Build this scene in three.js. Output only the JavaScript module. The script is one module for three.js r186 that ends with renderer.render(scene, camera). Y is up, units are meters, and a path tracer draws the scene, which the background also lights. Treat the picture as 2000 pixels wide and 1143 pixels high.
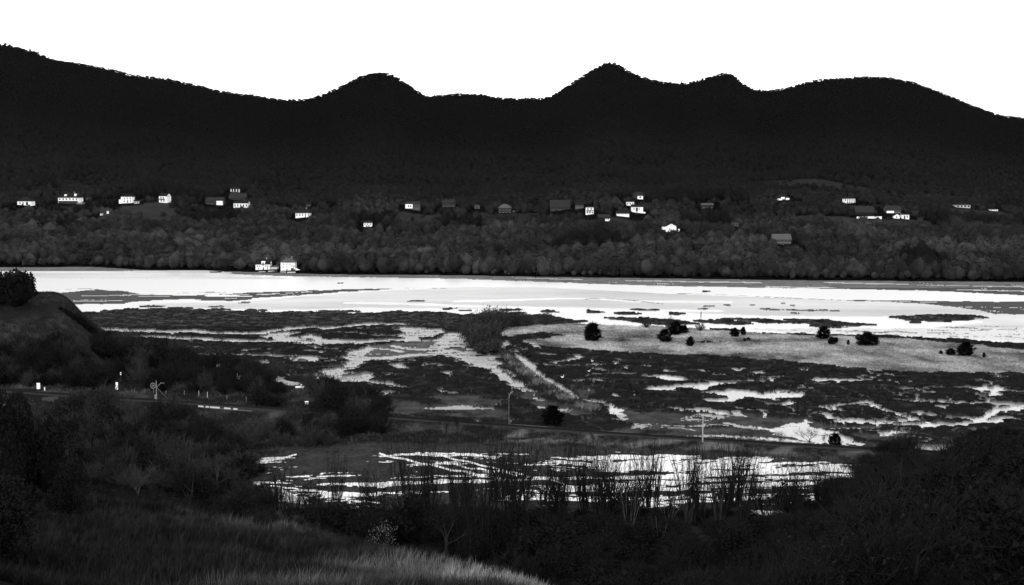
import * as THREE from 'three';
import { mergeGeometries } from 'three/addons/utils/BufferGeometryUtils.js';

// ───────────────────────── camera, sky, sun, exposure ─────────────────────────
const EYE = 62, PITCH = 0.08346, F = 2600;            // metres above the tide; radians down; focal length in photo pixels
const scene = new THREE.Scene();
const camera = new THREE.PerspectiveCamera(2 * Math.atan(571.5 / F) * 180 / Math.PI, 2000 / 1143, 0.5, 12000);
camera.position.set(0, EYE, 0);
camera.rotation.set(-PITCH, 0, 0);
scene.add(camera);
const renderer = new THREE.WebGLRenderer({ antialias: true });
renderer.toneMapping = THREE.LinearToneMapping;
renderer.toneMappingExposure = 1.0;
renderer.shadowMap.enabled = true;
const SKY = 1.9;                                       // luminance of the overcast
const sun = new THREE.DirectionalLight(new THREE.Color(1, 0.985, 0.965), 1.4);
sun.position.set(-700, 620, 560);
sun.castShadow = true; sun.shadow.radius = 22;
sun.shadow.mapSize.set(4096, 4096);
Object.assign(sun.shadow.camera, { left: -1500, right: 1500, top: 1500, bottom: -1500, near: 1, far: 6000 });
sun.target.position.set(0, 0, -700);
scene.add(sun, sun.target);
scene.fog = new THREE.FogExp2(new THREE.Color(0.9, 0.9, 0.9), 0.0000026);   // a trace of haze over the far hills

// ───────────────────────── random numbers and noise ─────────────────────────
let seed = 12345;
function rnd() { seed |= 0; seed = seed + 0x6D2B79F5 | 0; let t = Math.imul(seed ^ seed >>> 15, 1 | seed); t = t + Math.imul(t ^ t >>> 7, 61 | t) ^ t; return ((t ^ t >>> 14) >>> 0) / 4294967296; }
const R = (a, b) => a + (b - a) * rnd();
const PERM = new Uint8Array(512);
{ const p = [...Array(256).keys()]; for (let i = 255; i > 0; i--) { const j = Math.floor(rnd() * (i + 1)); [p[i], p[j]] = [p[j], p[i]]; } for (let i = 0; i < 512; i++) PERM[i] = p[i & 255]; }
const GX = [], GY = []; for (let i = 0; i < 16; i++) { GX.push(Math.cos(i * Math.PI / 8)); GY.push(Math.sin(i * Math.PI / 8)); }
function noise(x, y) {                                  // gradient noise, about -1 .. 1
  const xi = Math.floor(x), yi = Math.floor(y), fx = x - xi, fy = y - yi, X = xi & 255, Y = yi & 255;
  const u = fx * fx * fx * (fx * (fx * 6 - 15) + 10), v = fy * fy * fy * (fy * (fy * 6 - 15) + 10);
  const g = (a, b, c, d) => { const k = PERM[PERM[a & 255] + (b & 255)] & 15; return GX[k] * c + GY[k] * d; };
  const a = g(X, Y, fx, fy), b = g(X + 1, Y, fx - 1, fy), c = g(X, Y + 1, fx, fy - 1), d = g(X + 1, Y + 1, fx - 1, fy - 1);
  return 1.5 * (a + (b - a) * u + (c - a) * v + (a - b - c + d) * u * v);
}
function fbm(x, y, n = 4) { let s = 0, a = 0.5; for (let i = 0; i < n; i++) { s += a * noise(x, y); x = x * 2.03 + 17.1; y = y * 2.03 - 9.7; a *= 0.5; } return s; }
const clamp = (v, a = 0, b = 1) => v < a ? a : v > b ? b : v;
const smooth = (a, b, v) => { const t = clamp((v - a) / (b - a)); return t * t * (3 - 2 * t); };
const mix = (a, b, t) => a + (b - a) * t;

// sky: an even, thick overcast with soft cloud structure
{
  const W = 512, H = 256, px = new Float32Array(W * H * 4);
  for (let j = 0; j < H; j++) for (let i = 0; i < W; i++) {
    const az = (i + 0.5) / W * 2 * Math.PI, el = ((j + 0.5) / H - 0.5) * Math.PI, k = Math.cos(el);
    const n = fbm(Math.cos(az) * k * 2.2 + 31, Math.sin(az) * k * 2.2 + el * 2.0, 5);
    const L = el > -0.02 ? SKY * (1 + 0.10 * n) : 0.2;
    const o = (j * W + i) * 4; px[o] = px[o + 1] = px[o + 2] = L; px[o + 3] = 1;
  }
  const t = new THREE.DataTexture(px, W, H, THREE.RGBAFormat, THREE.FloatType);
  t.mapping = THREE.EquirectangularReflectionMapping; t.magFilter = t.minFilter = THREE.LinearFilter; t.wrapS = THREE.RepeatWrapping; t.needsUpdate = true;
  scene.background = t; scene.environment = t; scene.environmentIntensity = 1;
}

// ───────────────────────── where a point of the picture lies in the place ─────────────────────────
const CP = Math.cos(PITCH), SP = Math.sin(PITCH);
function ray(X, Y) { const a = (X - 1000) / F, b = (571.5 - Y) / F; return [a, b * CP - SP, -(CP + b * SP)]; }   // direction, y up, -z ahead
function at(X, Y, d) { const r = ray(X, Y), k = d / -r[2]; return new THREE.Vector3(r[0] * k, EYE + r[1] * k, -d); }
function flatAt(X, Y, h = 0) { const r = ray(X, Y), k = (h - EYE) / r[1]; return [r[0] * k, r[2] * k]; }             // [x, z] at height h
function pixel(x, y, z) { const dy = y - EYE, w = -z * CP - dy * SP, v = dy * CP - z * SP; return [1000 + F * x / w, 571.5 - F * v / w, w]; }
function slope(Y) { const r = ray(1000, Y); return r[1] / -r[2]; }                       // height gained per metre ahead

// ───────────────────────── builders and names ─────────────────────────
const taken = {};
function numbered(name) { const n = taken[name] = (taken[name] ?? -1) + 1; return n ? name + '_' + String(n).padStart(3, '0') : name; }
function shade(o) { o.traverse(c => { if (c.isMesh) { c.castShadow = true; c.receiveShadow = true; } }); return o; }
function struct(name, geo, material) { const m = new THREE.Mesh(geo, material); m.name = numbered(name); m.userData.kind = 'structure'; shade(m); scene.add(m); return m; }
function tag(o, label, category, group) { o.userData = { label, category }; if (group) o.userData.group = group; return o; }
function thing(name, label, category, p = [0, 0, 0], turn = 0, group) {
  const o = new THREE.Group(); o.name = numbered(name); o.position.set(p[0], p[1], p[2]); o.rotation.y = turn; tag(o, label, category, group); scene.add(o); return o;
}
function part(name, geo, material, parent) { const m = new THREE.Mesh(geo, material); m.name = name; shade(m); parent.add(m); return m; }
function copy(proto, name, label, category, p, turn = 0, s = 1, group) {
  const c = proto.clone(); c.name = numbered(name); c.position.set(p[0], p[1], p[2]); c.rotation.y = turn; Array.isArray(s) ? c.scale.set(...s) : c.scale.setScalar(s);
  tag(c, label, category, group); scene.add(c); return c;
}
function stuff(name, label, category, geo, material, list, parent = scene) {             // list of [Vector3, turn, scale | [sx,sy,sz], tint?, tilt?]
  const m = new THREE.InstancedMesh(geo, material, list.length); m.name = numbered(name);
  const M = new THREE.Matrix4(), q = new THREE.Quaternion(), e = new THREE.Euler(), S = new THREE.Vector3(), c = new THREE.Color();
  list.forEach(([p, turn, s, tint, tilt = 0], i) => {
    e.set(tilt, turn, tilt * 0.6); q.setFromEuler(e); Array.isArray(s) ? S.set(...s) : S.setScalar(s); M.compose(p, q, S); m.setMatrixAt(i, M);
    if (tint !== undefined) m.setColorAt(i, c.setRGB(tint, tint, tint));
  });
  m.castShadow = m.receiveShadow = true; m.userData = { label, category, kind: 'stuff' }; parent.add(m); return m;
}
class MB {                                                                               // collects triangles
  constructor() { this.p = []; this.i = []; this.c = []; }
  seg(a, b, r0, r1, n = 4) {                                                             // a tapered round bar
    const d = [b[0] - a[0], b[1] - a[1], b[2] - a[2]], L = Math.hypot(...d) || 1e-6; d[0] /= L; d[1] /= L; d[2] /= L;
    const up = Math.abs(d[1]) > 0.9 ? [1, 0, 0] : [0, 1, 0];
    let u = [d[1] * up[2] - d[2] * up[1], d[2] * up[0] - d[0] * up[2], d[0] * up[1] - d[1] * up[0]]; const l = Math.hypot(...u); u = u.map(v => v / l);
    const w = [d[1] * u[2] - d[2] * u[1], d[2] * u[0] - d[0] * u[2], d[0] * u[1] - d[1] * u[0]], o = this.p.length / 3;
    for (const [q, r] of [[a, r0], [b, r1]]) for (let k = 0; k < n; k++) { const t = k / n * 2 * Math.PI, c = Math.cos(t) * r, s = Math.sin(t) * r; this.p.push(q[0] + u[0] * c + w[0] * s, q[1] + u[1] * c + w[1] * s, q[2] + u[2] * c + w[2] * s); }
    for (let k = 0; k < n; k++) { const k2 = (k + 1) % n; this.i.push(o + k, o + k2, o + n + k, o + k2, o + n + k2, o + n + k); }
    return this;
  }
  tri(a, b, c) { const o = this.p.length / 3; this.p.push(...a, ...b, ...c); this.i.push(o, o + 1, o + 2); return this; }
  quad(a, b, c, d) { const o = this.p.length / 3; this.p.push(...a, ...b, ...c, ...d); this.i.push(o, o + 1, o + 2, o, o + 2, o + 3); return this; }
  box(x0, y0, z0, x1, y1, z1) {
    const v = (i) => [i & 1 ? x1 : x0, i & 2 ? y1 : y0, i & 4 ? z1 : z0];
    for (const f of [[4, 5, 7, 6], [1, 0, 2, 3], [0, 4, 6, 2], [5, 1, 3, 7], [6, 7, 3, 2], [0, 1, 5, 4]]) this.quad(...f.map(v));
    return this;
  }
  get geo() { const g = new THREE.BufferGeometry(); g.setAttribute('position', new THREE.Float32BufferAttribute(this.p, 3)); g.setIndex(this.i); g.computeVertexNormals(); return g; }
}
const grey = (v, rough = 0.9, more = {}) => { const m = new THREE.MeshPhysicalMaterial({ roughness: rough, metalness: 0, ...(rough >= 0.85 ? { specularIntensity: 0 } : {}), ...more }); m.color.setRGB(v, v, v); return m; };
// ───────────────────────── the near hillside, as heights along eight lines of sight ─────────────────────────
const DN = [0, 30, 50, 65, 80, 100, 120, 140, 160, 180, 200, 225, 250, 280, 310, 340, 380, 430];
const h = v => ({ h: v });
const NEAR = [                                                     // [X, [[distance, picture height or h()] ...]]
  [-400, [[0, h(60.3)], [65, h(47)], [120, h(38)], [200, h(25)], [280, h(12)], [340, h(5)], [380, h(2)], [430, h(1)]]],
  [0, [[0, h(60.3)], [65, 1110], [120, 950], [160, 960], [200, 955], [260, h(6)], [310, h(3)], [350, h(0.9)], [380, h(-0.8)], [430, h(-0.8)]]],
  [300, [[0, h(60.3)], [65, 1140], [105, 995], [140, 1010], [180, 1005], [220, h(5)], [260, h(2.4)], [300, h(0.8)], [330, h(-0.8)], [430, h(-0.8)]]],
  [600, [[0, h(60.3)], [65, 1140], [95, 1056], [130, 1075], [180, h(7)], [215, h(1.2)], [240, h(-0.8)], [430, h(-0.8)]]],
  [800, [[0, h(60.3)], [65, 1143], [85, 1092], [110, 1115], [150, h(14)], [190, h(4.5)], [222, h(0)], [240, h(-0.8)], [430, h(-0.8)]]],
  [1000, [[0, h(60.3)], [65, 1160], [74, 1141], [100, 1185], [150, h(11)], [200, h(1.4)], [225, h(-0.8)], [430, h(-0.8)]]],
  [1200, [[0, h(60.3)], [65, 1240], [100, 1235], [140, h(13)], [190, h(3)], [225, h(0.2)], [240, h(-0.8)], [430, h(-0.8)]]],
  [1500, [[0, h(60.3)], [65, 1250], [100, 1215], [140, h(17)], [185, h(5)], [220, h(0)], [236, h(-0.8)], [430, h(-0.8)]]],
  [1800, [[0, h(60.3)], [65, 1230], [100, 1160], [140, 1060], [180, 985], [212, h(10)], [245, h(1.5)], [265, h(-0.8)], [430, h(-0.8)]]],
  [2100, [[0, h(60.3)], [65, 1200], [100, 1120], [140, 1020], [180, 930], [220, h(18)], [280, h(8)], [340, h(1)], [370, h(-0.8)], [430, h(-0.8)]]],
  [2500, [[0, h(60.3)], [65, h(46)], [140, h(36)], [220, h(22)], [300, h(9)], [380, h(1)], [430, h(-0.8)]]],
];
const NX = NEAR.map(c => (c[0] - 1000) / F);
const NH = NEAR.map(([, c]) => {                                    // heights at the distances DN, by a monotone cubic
  const xs = c.map(q => q[0]), ys = c.map(([d, v]) => typeof v === 'object' ? v.h : EYE + d * slope(v)), n = xs.length;
  const s = []; for (let i = 0; i < n - 1; i++) s.push((ys[i + 1] - ys[i]) / (xs[i + 1] - xs[i]));
  const m = s.map((v, i) => i ? (s[i - 1] * v <= 0 ? 0 : 2 / (1 / s[i - 1] + 1 / v)) : v); m.push(s[n - 2]);
  return DN.map(d => { let i = 0; while (i < n - 2 && d > xs[i + 1]) i++; const w = xs[i + 1] - xs[i], t = clamp((d - xs[i]) / w), t2 = t * t, t3 = t2 * t;
    return (2 * t3 - 3 * t2 + 1) * ys[i] + (t3 - 2 * t2 + t) * w * m[i] + (3 * t2 - 2 * t3) * ys[i + 1] + (t3 - t2) * w * m[i + 1]; });
});
const cat = (a, b, c, d, t) => b + 0.5 * t * (c - a + t * (2 * a - 5 * b + 4 * c - d + t * (3 * (b - c) + d - a)));
function nearBase(x, z) {
  const d = Math.max(-z, 0.5); if (d >= 430) return -0.8;
  const u = clamp(x / Math.max(d, 25), NX[0], NX[NX.length - 1]);
  let i = 0; while (i < NX.length - 2 && u > NX[i + 1]) i++; let j = 0; while (j < DN.length - 2 && d > DN[j + 1]) j++;
  const tu = (u - NX[i]) / (NX[i + 1] - NX[i]), td = (d - DN[j]) / (DN[j + 1] - DN[j]), ii = k => clamp(i + k, 0, NX.length - 1), jj = k => clamp(j + k, 0, DN.length - 1);
  const col = k => { const c = NH[ii(k)]; return mix(c[j], c[j + 1], td * td * (3 - 2 * td) * 0.5 + td * 0.5); };
  return cat(col(-1), col(0), col(1), col(2), tu);
}
function nearHill(x, z) { const b = nearBase(x, z); return b + (0.35 * noise(x * 0.09, z * 0.09) + 0.14 * noise(x * 0.31 + 7, z * 0.31)) * clamp(b / 4 + 0.3, 0, 1); }
// the grassy knoll at the left, beyond the railway
function knoll(x, z) {
  const d = -z, u = 1000 + F * x / d;
  const e = 226 - 0.18 * Math.max(0, d - 430);                       // its right edge
  const side = smooth(e + 4, e - 112, u), prof = smooth(385, 478, d) * smooth(640, 505, d);
  return -1 + 20.3 * Math.pow(side, 0.8) * prof + 0.5 * noise(x * 0.05, z * 0.05);
}
// ───────────────────────── the railway line ─────────────────────────
const TRACK_H = 1.75;
const trackPts = [[-260, 742], [0, 761], [200, 775.5], [330, 783], [520, 797], [640, 805.5], [760, 813.5], [985, 830], [1200, 845.5], [1376, 857], [1640, 872.5], [1740, 878], [2000, 892], [2300, 908]].map(([X, Y]) => flatAt(X, Y, TRACK_H));
const trackCurve = new THREE.CatmullRomCurve3(trackPts.map(([x, z]) => new THREE.Vector3(x, TRACK_H, z)));
const TRK = trackCurve.getSpacedPoints(400);
function trackDistance(x, z) { let b = 1e9, bi = 0; for (let i = 0; i < TRK.length; i += 4) { const q = (TRK[i].x - x) ** 2 + (TRK[i].z - z) ** 2; if (q < b) { b = q; bi = i; } }
  for (let i = Math.max(0, bi - 4); i < Math.min(TRK.length, bi + 5); i++) { const q = (TRK[i].x - x) ** 2 + (TRK[i].z - z) ** 2; if (q < b) { b = q; bi = i; } } return [Math.sqrt(b), bi]; }

// ───────────────────────── the tidal flats: what covers the ground where ─────────────────────────
// W open water, S wet shining sand, M dull mud, V salt marsh, G dry meadow, D dark rough grass
const AREAS = [];
function area(kind, warp, ...pts) {
  const p = pts.map(([X, Y]) => flatAt(X, Y)); const xs = p.map(q => q[0]), zs = p.map(q => q[1]);
  AREAS.push({ kind, warp, p, x0: Math.min(...xs) - 9, x1: Math.max(...xs) + 9, z0: Math.min(...zs) - 9, z1: Math.max(...zs) + 9 });
}
function line(kind, width, warp, ...pts) {                             // width in metres, or [first, last]
  const p = pts.map(([X, Y]) => flatAt(X, Y)), xs = p.map(q => q[0]), zs = p.map(q => q[1]), w = Array.isArray(width) ? width : [width, width], m = Math.max(...w) + 8;
  AREAS.push({ kind, warp, p, w, x0: Math.min(...xs) - m, x1: Math.max(...xs) + m, z0: Math.min(...zs) - m, z1: Math.max(...zs) + m });
}
function spots(kind, warp, ...list) { for (const [X, Y, rx, ry] of list) area(kind, warp, ...[...Array(10)].map((_, i) => [X + rx * Math.cos(i * 0.6283), Y + ry * Math.sin(i * 0.6283)])); }
// far shore
const SHORE = [[-600, 520], [-200, 521], [0, 522], [100, 522], [170, 521], [240, 525], [290, 528], [400, 528], [440, 530], [560, 533.5], [640, 536], [760, 537], [900, 538], [1000, 540], [1300, 544], [1500, 547], [1800, 549.5], [2000, 551], [2200, 553], [2600, 556]];
function shoreY(X) { let i = 0; while (i < SHORE.length - 2 && X > SHORE[i + 1][0]) i++; const [a, b] = [SHORE[i], SHORE[i + 1]]; return mix(a[1], b[1], clamp((X - a[0]) / (b[0] - a[0]))); }
area('M', 2, [-300, 519], [100, 520], [170, 519], [290, 526], [330, 529], [200, 530], [-300, 530]);
area('M', 4, [405, 527], [560, 531], [760, 535], [1000, 537], [1300, 541], [1500, 544], [1800, 546], [2400, 552], [2400, 576], [2000, 577], [1800, 568], [1600, 564], [1300, 559], [1200, 556], [1050, 551], [900, 545], [700, 542], [560, 540], [470, 537]);
line('S', 6, 3, [1010, 543], [1130, 546]); line('S', 7, 3, [1230, 548], [1390, 551], [1480, 552]); line('S', 8, 3, [1620, 552], [1760, 555]); line('S', 5, 3, [1800, 557], [1930, 559], [2000, 560]); line('S', 6, 3, [1880, 566], [2050, 570]); line('S', 5, 4, [1500, 560], [1620, 562]);
// grey sandbank between the channels
area('S', 3, [470, 590], [600, 578], [740, 569], [900, 561], [1040, 560], [1180, 567], [1300, 573.5], [1600, 584.5], [1740, 587], [1800, 591], [1880, 600], [1925, 607], [1960, 620], [1500, 618], [1200, 606], [900, 604], [700, 602], [560, 606], [400, 603], [300, 600], [250, 596], [330, 592]);
line('W', 9, 3, [690, 592], [800, 594], [960, 600], [1200, 605], [1400, 608]); line('W', 8, 3, [900, 589], [1010, 586], [1120, 583], [1180, 585], [1240, 589], [1420, 590]);
area('M', 3, [1620, 586], [1740, 586.5], [1850, 588], [2400, 592], [2400, 640], [2000, 622], [1940, 612], [1880, 601], [1800, 593], [1730, 589]);
line('S', 2, 3, [1740, 589], [1840, 591]); line('S', 1.6, 3, [1880, 600], [1990, 601]);
area('S', 5, [1930, 612], [2200, 622], [2200, 650], [1990, 640], [1900, 628]);
line('M', 2.2, 3, [1320, 573], [1420, 576], [1560, 583], [1680, 588]);
// dark flats at the left
area('S', 4, [40, 533], [300, 534], [480, 540], [620, 545], [500, 546], [80, 544]);
area('M', 3, [60, 596], [66, 577], [82, 575.5], [120, 572], [155, 568], [190, 565.5], [255, 570], [278, 575], [335, 577], [395, 577], [405, 579.5], [500, 579], [560, 579], [500, 583], [480, 586], [456, 588.5], [400, 588], [385, 585.5], [330, 585], [270, 589], [240, 594], [150, 595]);
line('M', 2, 2, [100, 567], [160, 564], [230, 567]); line('S', 4, 2, [165, 578], [230, 577], [285, 575.5]); line('S', 2.4, 2, [112, 587], [165, 586.5]); line('S', 4, 2, [150, 588.7], [190, 588], [232, 587.5]); line('S', 3, 2, [260, 578.5], [330, 579]);
area('M', 5, [395, 574], [430, 575], [480, 572], [560, 569], [650, 566], [740, 563.5], [775, 563.5], [740, 567], [640, 572.5], [570, 578], [520, 580], [450, 577]);
line('S', 3, 5, [440, 576], [520, 575], [600, 570]); line('M', 3, 3, [355, 573], [400, 571], [450, 571]); line('M', 1.6, 3, [770, 563.5], [870, 563]);
line('M', 2.2, 2, [1138, 585], [1185, 583], [1230, 587], [1292, 593]);
area('S', 6, [1440, 643], [1620, 641], [1800, 642], [1930, 628], [2300, 640], [2300, 690], [2000, 671], [1860, 661], [1700, 654], [1540, 650]); line('M', 2.2, 4, [1640, 647], [1760, 649], [1900, 653]); line('M', 1.8, 4, [1800, 656], [1930, 657], [2010, 660]); line('M', 2, 4, [1860, 640], [1990, 645]);
// strands before the marsh
spots('V', 3, [1320, 614, 14, 2], [1070, 609, 20, 1.8], [1150, 607, 7, 1.2], [1160, 610.5, 19, 1.6], [1225, 613, 24, 2], [1262, 606, 26, 1.2], [1325, 613.5, 12, 1.6], [880, 604, 14, 0.9], [905, 607, 16, 0.9], [810, 589, 20, 0.8], [1385, 599, 8, 1], [1416, 597, 9, 1], [1468, 596, 7, 0.8], [1480, 592, 6, 0.7], [1370, 604, 7, 0.8], [1545, 598, 7, 0.9], [1528, 594, 5, 0.7], [1549, 613, 12, 1], [475, 592, 10, 0.8], [430, 605, 24, 1.4], [500, 607, 26, 1.4], [660, 609, 50, 1.6], [570, 610, 20, 1.3], [1000, 606, 20, 1], [1010, 612, 16, 1.2], [1380, 570, 14, 0.7], [665, 553, 8, 0.7], [300, 599, 30, 1.6], [350, 603, 24, 1.8], [420, 600, 16, 0.9], [1770, 622, 18, 1.6], [1790, 630.5, 16, 1]);
area('V', 3, [1178, 621], [1250, 621], [1310, 625], [1365, 634], [1290, 635], [1230, 629]);
line('V', [3, 1.5], 3, [1490, 604.5], [1560, 607], [1645, 608]);
area('V', 3, [1735, 620], [1800, 616], [1860, 615], [1900, 618], [1936, 622], [1880, 626], [1850, 629], [1780, 627]);
area('V', 3, [1350, 627], [1420, 624.5], [1450, 630], [1480, 634], [1440, 635], [1390, 633]); area('V', 3, [1415, 623], [1500, 624], [1530, 628], [1580, 628], [1620, 629], [1545, 632], [1505, 633], [1460, 628]);
area('V', 3, [1525, 624], [1610, 626], [1625, 629], [1700, 633.5], [1717, 636.5], [1650, 638], [1600, 636], [1575, 632]); area('V', 3, [1580, 637], [1640, 637], [1660, 641], [1600, 641]); area('V', 3, [1380, 644], [1430, 644], [1470, 650], [1400, 648]);
// the left marsh
area('V', 5, [100, 606], [150, 611], [190, 609.5], [250, 604], [320, 603], [370, 605], [440, 608.5], [520, 611], [600, 610], [640, 613], [740, 612], [770, 608.5], [860, 611], [900, 615], [1000, 614], [1080, 618], [1136, 628], [1125, 634], [1000, 660], [1000, 880], [0, 880], [0, 606]);
// the right marsh, the dry meadow and its dark seaward edge
area('V', 4, [980, 655], [1130, 650], [2300, 700], [2500, 900], [1740, 880], [1376, 862], [985, 836], [960, 700]);
area('V', 4, [1452, 649], [1560, 653], [1700, 656], [1800, 660], [1860, 663], [1920, 668], [2000, 672], [2300, 686], [2300, 700], [2000, 690], [1850, 676], [1700, 664], [1560, 659]);
area('G', 4, [985, 641], [1070, 637], [1130, 633.5], [1180, 637], [1240, 641], [1300, 640], [1420, 650], [1560, 658], [1700, 662], [1850, 672], [2000, 688], [2300, 708], [2300, 735], [2000, 731], [1800, 729.5], [1700, 724], [1600, 714], [1500, 704], [1400, 698], [1300, 695], [1200, 689], [1130, 684], [1080, 680], [1045, 675], [1030, 668], [1060, 664], [1104, 659], [1095, 654], [1040, 656], [1000, 661], [982, 655]);
area('V', 3, [990, 664], [1010, 656], [1060, 652], [1100, 655], [1102, 659], [1060, 664], [1010, 668]); area('V', 4, [1340, 669], [1440, 671], [1440, 673], [1340, 673]);
// creeks of the left marsh
line('S', [9, 7], 3, [190, 643], [235, 646], [300, 649], [335, 651], [370, 648], [410, 652], [450, 652], [500, 653], [545, 646], [590, 641], [650, 642], [690, 637], [735, 634], [780, 635]);
line('S', [7, 9], 3, [270, 658], [350, 662], [430, 666], [515, 668], [600, 668], [650, 672]);
area('S', 3, [505, 660], [530, 652], [560, 650], [590, 652], [560, 657], [600, 662], [615, 657], [600, 665], [540, 668]);
line('S', [6, 9], 3, [600, 658], [645, 667], [690, 670], [740, 667], [800, 664]);
area('S', 3, [772, 657], [790, 652], [775, 645], [785, 638], [810, 642], [870, 645], [862, 651], [830, 662], [800, 664]);
area('S', 4, [850, 668], [865, 655], [880, 650], [900, 652], [920, 667], [905, 668]);
area('M', 4, [670, 694], [700, 684], [760, 671], [830, 664], [880, 666], [920, 675], [890, 690], [850, 698], [770, 705], [690, 706]);
line('S', [5, 3], 3, [700, 688], [720, 681], [760, 683], [790, 688]); line('S', 4, 3, [770, 676], [800, 681], [840, 684], [860, 680]); line('S', [7, 9], 3, [700, 706], [760, 698], [830, 692], [880, 686]); line('S', 4, 3, [720, 700], [690, 703], [680, 694]);
line('S', [9, 7], 4, [640, 741], [655, 727], [690, 716], [700, 706], [690, 697], [700, 688]); area('S', 3, [655, 726], [672, 718], [700, 713], [700, 722], [680, 728]);
area('S', 4, [610, 742], [640, 733], [660, 737], [700, 733], [730, 734], [722, 744], [760, 751], [815, 757], [800, 759], [720, 752], [660, 747]);
area('S', 3, [760, 716], [785, 711], [795, 718], [803, 724], [770, 722]); area('S', 2, [852, 728], [882, 727], [875, 732], [885, 738], [875, 735]);
line('S', 3, 3, [395, 695], [430, 693], [480, 696], [540, 697], [595, 698]); area('S', 3, [495, 709], [525, 704], [515, 715]); area('S', 3, [572, 704], [600, 696], [628, 697], [605, 707]); line('S', 2, 3, [480, 686], [520, 684]); line('S', 3, 3, [605, 687], [625, 690]);
line('S', 5, 4, [630, 772], [700, 766], [740, 769]); area('M', 4, [850, 782], [880, 774], [930, 773], [975, 785], [965, 796], [900, 798]); area('S', 3, [735, 770], [755, 772], [750, 776]); line('S', 2, 3, [640, 779], [655, 780]); line('S', 2, 4, [850, 764], [885, 770]);
spots('S', 3, [880, 809, 8, 1.3], [902, 810, 6, 1], [922, 809, 6, 1], [958, 816, 10, 2], [942, 819, 8, 1], [965, 794, 6, 1.6], [748, 788, 10, 1], [838, 796, 14, 1.3]);
area('M', 4, [700, 775], [840, 790], [980, 800], [1000, 826], [760, 809], [640, 795]);
// the dike and its channels
area('S', 3, [850, 664], [905, 664], [928, 684], [945, 690], [972, 700], [978, 713], [988, 726], [970, 733], [930, 716], [880, 700], [855, 690], [840, 678]);
line('V', 3, 2, [912, 680], [932, 690], [946, 694]); line('M', 5, 3, [850, 683], [890, 680], [915, 684]);
area('S', 3, [965, 716], [985, 726], [1002, 741], [1030, 760], [1062, 776], [1075, 786], [1040, 777], [1008, 764], [985, 748], [970, 733]);
area('M', 4, [1010, 762], [1060, 776], [1110, 796], [1160, 812], [1100, 815], [1040, 795]);
line('S', [4.2, 4.6], 1.5, [1004, 697], [1022, 704], [1036, 722], [1050, 738], [1068, 750]); line('S', [4.5, 4], 1.5, [1060, 746], [1082, 756], [1098, 763], [1100, 770], [1122, 780], [1165, 786]);
area('M', 3, [1105, 752], [1150, 762], [1160, 782], [1190, 796], [1140, 780]); area('M', 4, [1180, 792], [1250, 808], [1290, 830], [1240, 835], [1200, 815]); area('S', 4, [1165, 786], [1195, 796], [1240, 822], [1220, 824], [1185, 806]);
line('S', 3, 3, [1032, 670], [1050, 680]); line('S', 3, 2, [1060, 695], [1095, 694], [1122, 697], [1128, 700], [1100, 707], [1085, 711]); area('S', 2, [978, 672], [990, 666], [996, 678], [985, 682]);
area('D', 2, [975, 690], [1000, 690], [1018, 712], [1040, 737], [1064, 752], [1088, 768], [1110, 784], [1150, 797], [1170, 806], [1140, 806], [1100, 797], [1060, 780], [1030, 760], [1005, 737], [985, 715]);
// pools of the right marsh
area('S', 2, [1250, 737], [1300, 734.5], [1328, 738], [1347, 744.5], [1310, 746], [1300, 743], [1290, 739], [1265, 738.5]);
area('S', 3, [1280, 758], [1306, 756], [1322, 752], [1370, 753], [1395, 747.5], [1446, 751], [1440, 754], [1400, 754], [1376, 760], [1380, 766], [1340, 758], [1318, 757], [1312, 766], [1262, 765]);
area('S', 2, [1362, 770], [1430, 763.5], [1480, 766], [1492, 772], [1504, 768], [1525, 764], [1575, 770], [1562, 781], [1500, 782], [1462, 779], [1430, 787], [1395, 788], [1372, 783], [1425, 778], [1392, 772]);
area('S', 2, [1585, 742.5], [1640, 741], [1735, 745], [1798, 747], [1700, 746.5], [1640, 746], [1592, 749]);
area('S', 2, [1355, 724], [1372, 726], [1386, 727], [1372, 730]); area('S', 2, [1428, 722], [1456, 724], [1438, 727]); area('S', 2, [1462, 730], [1488, 728], [1500, 732.5], [1478, 734]); area('S', 2, [1398, 732], [1422, 733], [1400, 735]); area('S', 2, [1500, 742], [1525, 744], [1505, 745.5]);
area('S', 2, [1150, 712], [1180, 714], [1165, 717]); area('S', 2, [1117, 714], [1130, 714], [1125, 717]); area('S', 2, [1152, 721], [1180, 723], [1185, 728], [1160, 725]); area('S', 2, [1220, 719], [1232, 718], [1225, 722]); area('S', 2, [1257, 715], [1275, 719], [1262, 719]); area('S', 2, [1152, 743], [1168, 743], [1185, 749], [1160, 747]); line('S', 1.6, 2, [1200, 773], [1214, 778]); area('S', 2, [1296, 724], [1325, 729], [1298, 731]);
area('S', 2, [1910, 760], [1925, 756.5], [1942, 761], [1934, 756], [1960, 756.5], [1955, 765], [1958, 774], [1942, 777.5], [1924, 771], [1940, 767]); area('S', 2, [1842, 778], [1862, 776], [1852, 781], [1860, 788], [1848, 783]);
area('S', 2, [2100, 786], [2000, 791], [1970, 797], [1940, 802], [1920, 812], [1890, 823], [1905, 827], [1950, 813], [1976, 806], [2010, 800], [2100, 800]);
line('S', 2.4, 2, [1610, 799], [1650, 793], [1690, 788], [1706, 790], [1711, 796], [1690, 793]); line('S', 2, 2, [1612, 800], [1645, 806], [1632, 800]); line('S', [2, 1.4], 2, [1715, 799], [1740, 808], [1768, 813]); area('S', 2, [1830, 795], [1856, 795], [1850, 800], [1836, 799]); area('S', 2, [1788, 808], [1800, 806], [1802, 814], [1792, 813]);
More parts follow.
